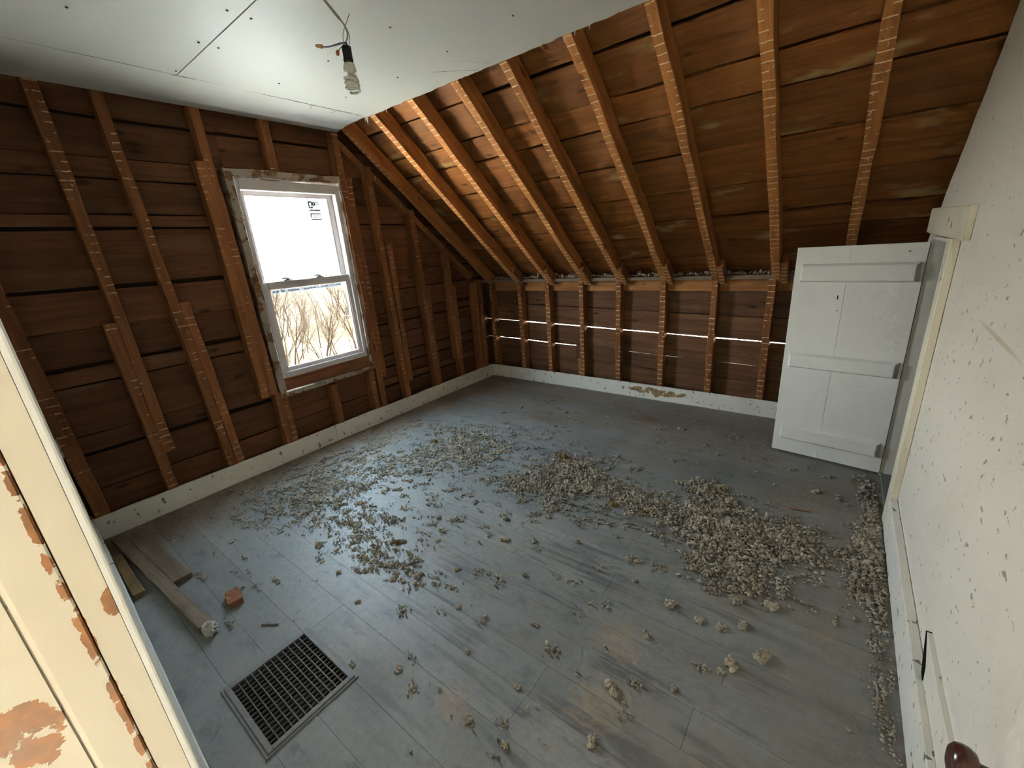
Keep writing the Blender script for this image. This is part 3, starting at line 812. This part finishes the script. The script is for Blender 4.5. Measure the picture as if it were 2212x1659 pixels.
boxes('pane', [((-0.064, OY0 + .054, OZ0 + .064), (-0.061, OY1 - .056, 1.342))], M['glass'], ls)
for yv in (-2.235, -1.975):
    la = boxes('sash_lock', [((-0.078, yv - .030, 1.386), (-0.050, yv + .030, 1.393)), ((-0.090, yv - .010, 1.393), (-0.060, yv + .018, 1.402)), ((-0.088, yv - .028, 1.400), (-0.080, yv + .016, 1.408))], M['latch'], ls, .0015)
# sticker marks on the upper pane
def quads(name, lst, x, mat, parent):
    bm = bmesh.new()
    for (ya, yb, za, zb) in lst:
        bm.faces.new([bm.verts.new(q) for q in ((x, ya, za), (x, yb, za), (x, yb, zb), (x, ya, zb))])
    return obj(name, mesh_from_bm(name, bm), mat, parent)
quads('dim_sticker_film', [(-1.930, -1.828, 1.820, 1.970)], -0.0985, M['dim_sticker_film'], us)  # sheet added behind the print to dim the sky so the marks show
st = quads('sticker', [(-1.926, -1.916, 1.912, 1.964), (-1.902, -1.892, 1.912, 1.964), (-1.916, -1.902, 1.954, 1.964), (-1.916, -1.902, 1.912, 1.922)], -0.0980, M['print'], us)
st['label'] = 'grey printed sticker on the glass'
marks = []
def mark(ya, yb, za, zb): marks.append((ya, yb, za, zb))
for k in range(12):
    a = 2 * math.pi * k / 12
    mark(-1.8805 + .009 * math.cos(a) - .0045, -1.8805 + .009 * math.cos(a) + .0045, 1.946 + .010 * math.sin(a) - .0045, 1.946 + .010 * math.sin(a) + .0045)
def words(y0, y1, z, h):
    yv = y0
    while yv < y1:
        w = random.uniform(.003, .009)
        mark(yv, min(yv + w, y1), z - h / 2, z + h / 2)
        yv += w + random.uniform(.0015, .003)
words(-1.870, -1.834, 1.956, .009); words(-1.870, -1.834, 1.943, .008); words(-1.870, -1.838, 1.932, .006)
mark(-1.924, -1.834, 1.894, 1.904); words(-1.920, -1.836, 1.887, .006)
mark(-1.924, -1.834, 1.868, 1.876); mark(-1.924, -1.915, 1.842, 1.868)
for z in (1.859, 1.850, 1.841): words(-1.910, -1.836, z, .006)
mark(-1.922, -1.834, 1.826, 1.834)
quads('sticker_print', marks, -0.0980, M['print'], us)
quads('adhesive_strip', [(-2.372, -1.800, 1.298, 1.326)], -0.0600, M['tape'], ls)
marks = []
yv = -2.366
while yv < -1.806:
    w = random.uniform(.004, .010)
    if random.random() < .86:
        zz = 1.312 + random.uniform(-.002, .002)
        mark(yv, yv + w, zz - .006, zz + .006)
    yv += w + random.uniform(.002, .004)
quads('strip_print', marks, -0.0594, M['tape_print'], ls)
# old weathered casing round the new frame
plank('side_casing', (-0.012, -2.482, 0.515), (-0.012, -2.486, 2.10), (1, 0, 0), .050, .10, M['weather'], win, seg=14, jit=.002, wander=.006)
plank('side_casing', (-0.014, -1.668, 0.60), (-0.014, -1.664, 2.10), (1, 0, 0), .030, .10, M['weather'], win, seg=14, jit=.002, wander=.006)
plank('head_casing', (-0.012, -2.51, 2.112), (-0.012, -1.64, 2.122), (1, 0, 0), .052, .10, M['weather'], win, seg=14, jit=.003, wander=.010)
plank('apron', (-0.024, -2.462, 0.608), (-0.024, -1.665, 0.612), (1, 0, 0), .098, .06, M['apron'], win, seg=10, jit=.0015)
plank('sill', (-0.010, -2.475, 0.530), (-0.010, -1.615, 0.548), (1, 0, 0), .038, .10, M['weather'], win, seg=14, jit=.002, wander=.008)

# ------------------------------------------------------------------ hanging bulb
bx, by, bz = 1.746, -2.674, 2.257
fx = empty('hanging_light', (bx, by, bz - .145))
tag(fx, 'bare spiral bulb in a black socket hanging from the ceiling by its cable', 'light bulb')
T = Matrix.Translation
lathe('socket', [(0.006, 0.0), (0.0165, -.001), (0.0175, -.006), (0.0165, -.035), (0.0185, -.045), (0.0150, -.052), (0.012, -.053)], T((bx, by, bz)), M['black'], fx, 18)
bl_ = lathe('bulb_base', [(0.012, -.050), (0.0195, -.056), (0.0225, -.066), (0.0235, -.078), (0.0200, -.081), (0.012, -.083), (0.0105, -.092), (0.0105, -.096)], T((bx, by, bz)), M['bulb'], fx, 20)
sp_pts = []
for i in range(97):
    a = i / 96
    th = a * 2 * math.pi * 3.6
    rr = 0.0235 if a > .08 else 0.010 + .0135 * a / .08
    if a > .90: rr = 0.0235 - 0.014 * (a - .90) / .10
    sp_pts.append((bx + rr * math.cos(th), by + rr * math.sin(th), bz - .092 - .056 * a))
tube('bulb_spiral', sp_pts, 0.0050, M['bulb'], bl_, res=8)
def bez(p0, p1, p2, p3, n=14):
    p0, p1, p2, p3 = map(Vector, (p0, p1, p2, p3))
    return [((1 - s) ** 3) * p0 + 3 * s * (1 - s) ** 2 * p1 + 3 * s * s * (1 - s) * p2 + s ** 3 * p3 for s in [i / n for i in range(n + 1)]]
def scr(du, dv, dd=0.0):
    """offset from the socket top along the room's right-hand / up / depth directions"""
    rx = Vector((math.cos(YAW), math.sin(YAW), 0)); ry = Vector((-math.sin(YAW), math.cos(YAW), 0))
    return Vector((bx, by, bz)) + rx * du + Vector((0, 0, dv)) + ry * dd
tube('cable', bez(scr(-.110, .228), scr(-.07, .17), scr(-.035, .12), scr(-.008, .085)), 0.0050, M['wire_grey'], fx, 8)
tube('cord', bez(scr(-.008, .085), scr(.012, .062), scr(.022, .035), scr(.000, .012)), 0.0030, M['wire_grey'], fx, 8)
tube('wire', bez(scr(.030, .098), scr(.012, .065), scr(-.02, .03), scr(-.002, .008)), 0.0016, M['wire_grey'], fx, 6)
tube('wire', bez(scr(.008, .062), scr(.022, .04), scr(.020, .02), scr(.012, .004)), 0.0012, M['wire_grey'], fx, 6)
tube('wire', bez(scr(-.002, .012), scr(-.03, .014), scr(-.06, -.004), scr(-.092, .006)), 0.0026, M['wire_blue'], fx, 6)
tube('wire', bez(scr(-.002, .012), scr(-.025, .006), scr(-.05, .004), scr(-.075, .002)), 0.0018, M['wire_grey'], fx, 6)
tube('wire', bez(scr(-.004, .010), scr(-.015, .0), scr(-.028, -.006), scr(-.032, -.014)), 0.0018, M['wire_grey'], fx, 6)
tube('wire', bez(scr(-.002, .012), scr(.002, .010), scr(.004, .008), scr(.004, -.002)), 0.0030, M['black'], fx, 6)
tube('wire_nut', [scr(-.088, .004), scr(-.094, .006), scr(-.112, .010)], [0.0065, 0.0075, 0.0045], M['wire_nut'], fx, 8)
tube('wire_nut', [scr(-.033, -.010), scr(-.036, -.018), scr(-.036, -.026)], [0.0050, 0.0072, 0.0050], M['wire_red'], fx, 8)

# ------------------------------------------------------------------ floor register
rg = empty('floor_register', (1.880, -3.475, 0))
tag(rg, 'square grey metal floor grate set into the boards', 'floor grate')
X0, X1, Y0, Y1 = 1.686, 2.074, -3.645, -3.308
bm = bmesh.new()
def ring_box(x0, x1, y0, y1, w, z0, z1):
    bm_box(bm, (x0, y0, z0), (x1, y0 + w, z1)); bm_box(bm, (x0, y1 - w, z0), (x1, y1, z1))
    bm_box(bm, (x0, y0 + w, z0), (x0 + w, y1 - w, z1)); bm_box(bm, (x1 - w, y0 + w, z0), (x1, y1 - w, z1))
ring_box(X0, X1, Y0, Y1, .012, 0.0, .005)
ring_box(X0 + .010, X1 - .010, Y0 + .010, Y1 - .010, .018, 0.0, .009)
bmesh.ops.bevel(bm, geom=bm.edges[:], offset=.0012, segments=1, affect='EDGES')
obj('register_frame', mesh_from_bm('register_frame', bm), M['register'], rg)
hx0, hx1, hy0, hy1 = X0 + .029, X1 - .027, Y0 + .029, Y1 - .027
bm = bmesh.new(); bm_box(bm, (hx0 - .002, -.0016, -.005), (hx1 + .002, .0016, .0045)); bar_long = mesh_from_bm('bar', bm); bar_long.materials.append(M['register_bar'])
bm = bmesh.new(); bm_box(bm, (-.0011, hy0 - .002, -.009), (.0011, hy1 + .002, .0005)); bar_cross = mesh_from_bm('cross_bar', bm); bar_cross.materials.append(M['register_bar'])
for k in range(11):
    o = obj('bar', bar_long, None, rg, T((0, hy0 + (hy1 - hy0) * (k + 1) / 12, .002)))
for k in range(15):
    o = obj('cross_bar', bar_cross, None, rg, T((hx0 + (hx1 - hx0) * (k + 1) / 16, 0, .001)))
boxes('duct', [((1.70, -3.632, -.22), (2.065, -3.322, -.21)), ((1.698, -3.632, -.22), (1.703, -3.322, -.001)), ((2.058, -3.632, -.22), (2.063, -3.322, -.001)),
               ((1.70, -3.634, -.22), (2.06, -3.629, -.001)), ((1.70, -3.327, -.22), (2.06, -3.322, -.001))], M['duct'], rg)

# ------------------------------------------------------------------ scrap lumber, brick
b = plank('scrap_board', (0.10, -3.648, .040), (1.315, -3.570, .034), (0, 0, 1), .055, .032, M['scrap'], None, seg=8, jit=.002)
tag(b, 'long narrow grey board lying on the floor beside the entrance wall', 'board')
b = plank('scrap_board', (0.13, -3.575, .030), (0.862, -3.530, .030), (0, 0, 1), .080, .028, M['scrap'], None, seg=6, jit=.002)
tag(b, 'short wide brown board with reddish end next to the long grey one', 'board')
b = plank('scrap_board', (0.32, -3.688, .028), (0.800, -3.692, .028), (0, 0, 1), .046, .026, M['yellow_scrap'], None, seg=6, jit=.002)
tag(b, 'yellowed board squeezed between the entrance wall and the long grey board', 'board')
def lump(name, r, sc, mat, seed, sub=2, amp=.35, freq=2.0):
    bm = bmesh.new()
    bmesh.ops.create_icosphere(bm, subdivisions=sub, radius=1.0)
    for vv in bm.verts:
        k = 1 + amp * mnoise.noise(vv.co * freq + Vector((seed, 0, 0))) + amp * .5 * mnoise.noise(vv.co * freq * 2.7 + Vector((seed, 5, 0)))
        vv.co = Vector((vv.co.x * sc[0], vv.co.y * sc[1], vv.co.z * sc[2])) * k * r
    return mesh_from_bm(name, bm)
# broken brick: squared block with ragged end
bm = bmesh.new(); bm_box(bm, (-.050, -.029, 0), (.050, .029, .028))
bmesh.ops.subdivide_edges(bm, edges=bm.edges[:], cuts=4, use_grid_fill=True)
for vv in bm.verts:
    k = .006 if vv.co.x < .02 else .003
    vv.co += Vector((mnoise.noise(vv.co * 60), mnoise.noise(vv.co * 60 + Vector((9, 0, 0))), .6 * mnoise.noise(vv.co * 60 + Vector((0, 9, 0))) if vv.co.z > .001 else 0)) * k
br = obj('brick_fragment', mesh_from_bm('brick_fragment', bm), M['brick'], None, T((1.228, -3.428, 0.0)) @ Matrix.Rotation(math.radians(-9), 4, 'Z'))
tag(br, 'reddish broken brick fragment on the floor near the grate', 'brick')
pl = obj('plaster_lump', lump('plaster_lump', .034, (1, .8, .75), M['plaster_lump'], 3.3, 3, .6, 2.5), M['plaster_lump'], None, T((1.345, -3.566, .022)))
tag(pl, 'crumbly grey-white plaster lump at the end of the long board', 'plaster lump')
sv = plank('wood_sliver', (3.265, -1.335, .010), (3.36, -1.312, .008), (0, 0, 1), .010, .006, M['header'], None, seg=3, jit=.001)
tag(sv, 'thin pale wood sliver on the floor before the closet', 'wood sliver')
sv = plank('wood_sliver', (1.50, -3.42, .005), (1.56, -3.375, .005), (0, 0, 1), .008, .004, M['scrap'], None, seg=3, jit=.001)
tag(sv, 'small grey wood sliver beside the floor grate', 'wood sliver')

# ------------------------------------------------------------------ loose insulation
def ico1():
    bm = bmesh.new(); bmesh.ops.create_icosphere(bm, subdivisions=1, radius=1.0)
    vs = np.array([v_.co[:] for v_ in bm.verts]); fs = np.array([[v_.index for v_ in f.verts] for f in bm.faces]); bm.free()
    return vs, fs
ICO_V, ICO_F = ico1()
# ---- (centre x, y, radius x, y, rotation, count, grain, height) of the drifts
DRIFT = [(2.02, -1.66, .34, .30, .5, 4200, .0066, .020), (1.72, -1.90, .22, .14, .3, 500, .006, .006), (2.42, -1.66, .20, .16, .4, 700, .006, .008),
         (1.12, -1.72, .46, .30, .4, 3300, .0062, .009), (0.90, -1.45, .45, .22, .3, 900, .006, .004),
         (3.04, -1.72, .34, .30, -.2, 3600, .0080, .030), (3.32, -1.62, .16, .16, 0, 900, .0075, .022), (2.84, -1.38, .16, .12, 0, 700, .008, .026),
         (2.60, -1.72, .16, .16, 0, 450, .007, .008), (3.12, -2.00, .18, .14, 0, 800, .0075, .014),
         (3.60, -1.62, .10, .42, 0, 2400, .0060, .012), (3.63, -1.25, .06, .30, 0, 900, .006, .012), (3.62, -.92, .08, .2, 0, 350, .006, .008), (3.62, -2.3, .05, .4, 0, 420, .005, .005),
         (0.72, -2.70, .38, .34, .5, 2600, .0058, .006), (0.90, -2.15, .42, .26, .5, 1500, .006, .006), (0.35, -2.2, .28, .7, 0, 1500, .0055, .004), (0.5, -3.0, .35, .3, 0, 500, .0055, .003),
         (1.3, -2.75, .35, .2, .4, 700, .006, .005), (2.0, -2.45, .8, .5, 0, 260, .006, .003), (1.7, -2.85, .30, .12, .2, 420, .0065, .006), (2.6, -2.6, .8, .6, 0, 180, .006, .003),
         (1.9, -0.7, 1.6, .5, 0, 420, .0058, .002), (2.9, -.9, .7, .4, 0, 240, .0058, .002), (2.0, -3.1, 1.2, .4, 0, 150, .005, .002), (0.9, -3.3, .7, .25, 0, 120, .005, .002),
         (1.38, -1.35, .5, .3, 0, 380, .006, .003), (2.25, -2.0, .35, .18, .2, 300, .0062, .004), (1.5, -2.3, .5, .3, .3, 320, .0062, .003)]
P, S, H = [], [], []
for (cx, cy, rx, ry, rot, n, g, h) in DRIFT:
    n = int(n * 1.7); g *= 0.70
    # clumpy sampling: pick sub-centres, scatter around them
    k = max(6, n // 9)
    sub = rng.normal(0, .48, (k, 2))
    w = rng.gamma(0.8, 1.0, k); w /= w.sum()
    idx = rng.choice(k, n, p=w)
    loc = sub[idx] + rng.normal(0, .055 / max(rx, ry) * .34, (n, 2))
    d = np.clip(1 - np.linalg.norm(loc, axis=1) / 1.1, 0, 1)
    c_, s_ = math.cos(rot), math.sin(rot)
    xx = cx + (loc[:, 0] * rx * c_ - loc[:, 1] * ry * s_); yy = cy + (loc[:, 0] * rx * s_ + loc[:, 1] * ry * c_)
    sz = g * rng.lognormal(-.15, .38, n)
    hh = rng.random(n) * d * h
    P.append(np.stack([xx, yy], 1)); S.append(sz); H.append(hh)
P = np.concatenate(P); S = np.concatenate(S); H = np.concatenate(H)
ok = (P[:, 0] > .012) & (P[:, 0] < 3.655) & (P[:, 1] < -.012) & (P[:, 1] > -3.66)
ok &= ~((P[:, 0] > 1.70) & (P[:, 0] < 2.06) & (P[:, 1] < -3.32))
# keep the thin edge of the closet door clear
ok &= ~((P[:, 0] > 3.05) & (P[:, 1] > -.72) & (P[:, 1] < -.58))
P, S, H = P[ok], S[ok], H[ok]
def grains(name, P, S, H, mat):
    n = len(S)
    q = rng.normal(0, 1, (n, 4)); q /= np.linalg.norm(q, axis=1, keepdims=True)
    a, b_, c_, d = q.T
    R = np.stack([1 - 2 * (c_ * c_ + d * d), 2 * (b_ * c_ - a * d), 2 * (b_ * d + a * c_), 2 * (b_ * c_ + a * d), 1 - 2 * (b_ * b_ + d * d), 2 * (c_ * d - a * b_), 2 * (b_ * d - a * c_), 2 * (c_ * d + a * b_), 1 - 2 * (b_ * b_ + c_ * c_)], 1).reshape(n, 3, 3)
    sc = np.stack([S * rng.uniform(.9, 2.0, n), S * rng.uniform(.6, 1.1, n), S * rng.uniform(.5, .9, n)], 1)
    V = ICO_V[None] * (1 + rng.normal(0, .22, (n, len(ICO_V), 1)))
    V = V * sc[:, None, :]
    V = np.einsum('nij,nkj->nki', R, V)
    V[:, :, 2] *= .75
    zmin = V[:, :, 2].min(1)
    V[:, :, 2] += (-zmin + .0003 + H)[:, None]
    V[:, :, :2] += P[:, None, :]
    F = ICO_F[None] + (np.arange(n) * len(ICO_V))[:, None, None]
    V = V.reshape(-1, 3).astype(np.float32); F = F.reshape(-1, 3).astype(np.int32)
    me = bpy.data.meshes.new(name)
    me.vertices.add(len(V)); me.vertices.foreach_set('co', V.ravel())
    me.loops.add(F.size); me.loops.foreach_set('vertex_index', F.ravel())
    me.polygons.add(len(F)); me.polygons.foreach_set('loop_start', np.arange(0, F.size, 3, dtype=np.int32))
    me.update(calc_edges=True)
    return obj(name, me, mat)
gr = grains('loose_insulation', P, S, H, M['fluff'])
tag(gr, 'grey-brown loose-fill insulation crumbs scattered in drifts over the floor', 'insulation', kind='stuff')
# dust and fluff lying on the knee wall's plate
n = 700
PP = np.stack([rng.uniform(.1, 3.3, n), rng.uniform(.01, .10, n)], 1)
pf = grains('plate_fluff', PP, .010 * rng.lognormal(-.2, .4, n), 1.166 + .012 * rng.random(n), M['fluff'])
tag(pf, 'grey insulation fluff lying on the plate where the rafters meet the knee wall', 'insulation', kind='stuff')

# clumps: each one a thing of its own, few shared shapes
def clump_mesh(name, n, spread, g, mat):
    q = np.zeros((n, 3))
    for i in range(1, n):
        for _ in range(40):
            c0 = q[rng.integers(0, i)] + rng.normal(0, 1, 3) * np.array([g * .9, g * .9, g * .45])
            if abs(c0[0]) < spread[0] and abs(c0[1]) < spread[1] and 0 <= c0[2] < spread[2]: break
        q[i] = c0 if abs(c0[0]) < spread[0] * 1.2 and abs(c0[1]) < spread[1] * 1.2 else q[i - 1] * .9
        q[i, 2] = min(max(q[i, 2], 0), spread[2])
    vs, fs = [], []
    for i in range(n):
        s = g * rng.lognormal(0, .35)
        R_ = np.linalg.qr(rng.normal(0, 1, (3, 3)))[0]
        V = (ICO_V * (1 + rng.normal(0, .2, (len(ICO_V), 1)))) * np.array([s * 1.3, s, s * .8])
        V = V @ R_.T + q[i]
        V[:, 2] = np.maximum(V[:, 2], 0.0003)
        fs.append(ICO_F + len(ICO_V) * i); vs.append(V)
    me = bpy.data.meshes.new(name)
    me.from_pydata(np.concatenate(vs).tolist(), [], np.concatenate(fs).tolist())
    me.materials.append(mat)
    return me
CL = [clump_mesh('insulation_clump', 60, s, .0068, M['fluff']) for s in ((.050, .030, .012), (.065, .025, .010), (.045, .045, .010), (.055, .035, .022))]
CB = clump_mesh('insulation_clump', 46, (.034, .026, .034), .0095, M['fluff_brown'])
def clump(x, yv, s, label, k=0, group=None, brown=False, rz=None):
    o = bpy.data.objects.new('insulation_clump', CB if brown else CL[k % 4])
    C.objects.link(o)
    o.location = (x, yv, 0.0); o.scale = (s, s, s); o.rotation_euler = (0, 0, random.uniform(0, 6.28) if rz is None else rz)
    tag(o, label, 'insulation', group)
    return o
clump(1.866, -1.452, 1.25, 'brown insulation clump on top of the largest grey pile', brown=True)
clump(0.796, -1.743, .85, 'small brown insulation clump on the drift below the window', brown=True)
clump(1.574, -2.73, .62, 'tiny brown insulation clump alone on the shiny floor', brown=True)
clump(2.425, -1.80, .72, 'brown insulation clump just in front of the largest pile', brown=True)
clump(2.60, -1.80, .70, 'brown insulation clump between the two big piles', brown=True)
clump(2.885, -1.33, 1.25, 'large fluffy insulation clump at the back of the pile before the closet door', 3)
clump(2.98, -1.44, 1.25, 'second large fluffy clump in the pile before the closet door', 0)
clump(3.197, -2.500, .95, 'grey insulation clump with hooked tail on bare floor at the right', 3)
clump(3.170, -2.545, .60, 'small grey clump forming the tail of the hooked one', 1)
clump(3.285, -2.405, 1.10, 'flat spread insulation clump beside the hooked one', 2)
clump(3.150, -2.175, 1.05, 'long insulation clump in front of the right-hand pile', 1, rz=.2)
clump(3.275, -2.130, 1.10, 'insulation clump at the right end of the strip before the right-hand pile', 1, rz=.5)
clump(2.936, -2.354, .90, 'insulation clump at the left of the dark scuffed boards', 0)
clump(3.05, -2.363, .80, 'thin insulation clump right of the dark scuffed boards', 1)
clump(3.13, -2.35, .85, 'insulation clump with a rolled edge at the right', 1)
clump(3.20, -2.30, .75, 'smaller insulation clump next to the rolled one', 2)
clump(3.368, -1.075, .80, 'pale insulation clump on the floor close to the closet door', 2)
clump(1.774, -2.917, .75, 'brownish clump at the left edge of the window reflection', 1)
clump(1.870, -2.837, .85, 'clump at the centre of the window reflection on the floor', 0)
clump(2.876, -2.824, .95, 'frayed insulation clump on the worn wood patch', 2)
clump(2.899, -3.011, .70, 'rounded insulation clump at the lower edge of the worn floor', 3)
clump(2.674, -3.175, .50, 'small insulation clump low in the middle of the floor', 3)
clump(2.523, -3.187, .50, 'small clump standing beside the tan floor stain', 0)
clump(2.011, -3.339 + .04, .50, 'small clump at the corner of the floor grate', 1)
clump(2.176, -3.205, .50, 'small clump between the grate and the scuffed boards', 0)
for (x, yv, s) in ((1.21, -2.99, .8), (1.18, -2.77, .9), (1.05, -2.62, .8), (1.59, -2.71, .6), (2.06, -2.394, .8), (2.163, -2.861, .6), (1.95, -2.25, .7), (2.2, -2.32, .6),
                  (2.3, -2.55, .5), (2.5, -2.75, .5), (1.6, -2.45, .6), (1.45, -2.2, .7), (1.75, -2.6, .6), (1.7, -2.75, .6), (2.0, -2.7, .5), (2.75, -2.3, .5), (2.4, -2.2, .5), (2.9, -2.55, .5), (3.05, -2.7, .45), (2.6, -3.0, .45),
                  (1.5, -3.05, .5), (1.75, -3.1, .45), (2.35, -3.0, .45), (1.35, -2.5, .6), (2.15, -2.1, .6), (1.4, -1.5, .6), (1.6, -1.2, .5), (2.2, -1.25, .55), (2.4, -1.3, .5), (2.55, -1.1, .5)):
    clump(x, yv, s, 'small grey-brown insulation clump scattered on open floor between the drifts', random.randrange(4), 'small clumps scattered between the drifts')

# ------------------------------------------------------------------ outside: ground and bare trees seen through the window
bm = bmesh.new()
nx, ny = 60, 70
G = {}
def ground_z(x, yv):
    d = math.hypot(x, yv)
    return -3.4 + 0.035 * max(0, d - 14) * (1 if d < 60 else 60 / d * 1.0) + 0.5 * mnoise.noise(Vector((x * .06, yv * .06, 0)))
for i in range(nx + 1):
    for j in range(ny + 1):
        x = -1.2 - 150 * (i / nx) ** 2; yv = -60 + 170 * j / ny
        G[i, j] = bm.verts.new((x, yv, ground_z(x, yv) if i else -3.4))
for i in range(nx):
    for j in range(ny):
        bm.faces.new((G[i, j], G[i, j + 1], G[i + 1, j + 1], G[i + 1, j]))
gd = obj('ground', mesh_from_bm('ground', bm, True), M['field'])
tag(gd, 'pale straw-coloured field outside the window', 'ground', kind='structure')

def tree_mesh(seed, h):
    rnd_ = random.Random(seed)
    vs, fs = [], []
    def limb(p, d, l, r, depth):
        n = 4 if depth == 0 else 3
        res = 5 if depth < 2 else 3
        rings = []
        q = p.copy(); dd = d.copy()
        for i in range(n + 1):
            a = dd.orthogonal().normalized(); b2 = dd.cross(a)
            rr = r * (1 - .65 * i / n)
            base = len(vs)
            for k in range(res):
                vs.append(tuple(q + rr * (math.cos(6.283 * k / res) * a + math.sin(6.283 * k / res) * b2)))
            rings.append(base)
            if depth < 4 and i > 0 and (depth > 0 or i > 1):
                for _ in range(2 if depth < 3 else 2):
                    sd = (dd + Vector((rnd_.uniform(-1, 1), rnd_.uniform(-1, 1), rnd_.uniform(-.3, .7))) * .9).normalized()
                    limb(q.copy(), sd, l * rnd_.uniform(.45, .65), rr * .55, depth + 1)
            q = q + dd * (l / n)
            dd = (dd + Vector((rnd_.uniform(-.25, .25), rnd_.uniform(-.25, .25), rnd_.uniform(-.05, .2)))).normalized()
        for i in range(n):
            for k in range(res):
                fs.append((rings[i] + k, rings[i] + (k + 1) % res, rings[i + 1] + (k + 1) % res, rings[i + 1] + k))
    limb(Vector((0, 0, -.2)), Vector((0, 0, 1)), h * .62, h * .010, 0)
    me = bpy.data.meshes.new('bare_tree')
    me.from_pydata(vs, [], fs)
    me.materials.append(M['bark'])
    return me
TM = [tree_mesh(s, h) for s, h in ((1, 6.0), (2, 5.0), (5, 4.2), (9, 3.2))]
spots = []
rt_ = random.Random(11)
while len(spots) < 120:
    d = rt_.uniform(11, 36); k = rt_.uniform(.33, .72)
    x = -d; yv = -3.83 + (d + 3.33) * k
    if all((x - a) ** 2 + (yv - b2) ** 2 > .6 for a, b2, _ in spots):
        spots.append((x, yv, rt_.randrange(4)))
for (x, yv, k) in spots:
    o = bpy.data.objects.new('bare_tree', TM[k]); C.objects.link(o)
    o.location = (x, yv, ground_z(x, yv)); o.rotation_euler = (0, 0, rt_.uniform(0, 6.28)); s = rt_.uniform(.35, .95); o.scale = (s, s, s)
    tag(o, 'leafless tree in the thicket beyond the window', 'tree', 'bare trees beyond the window')
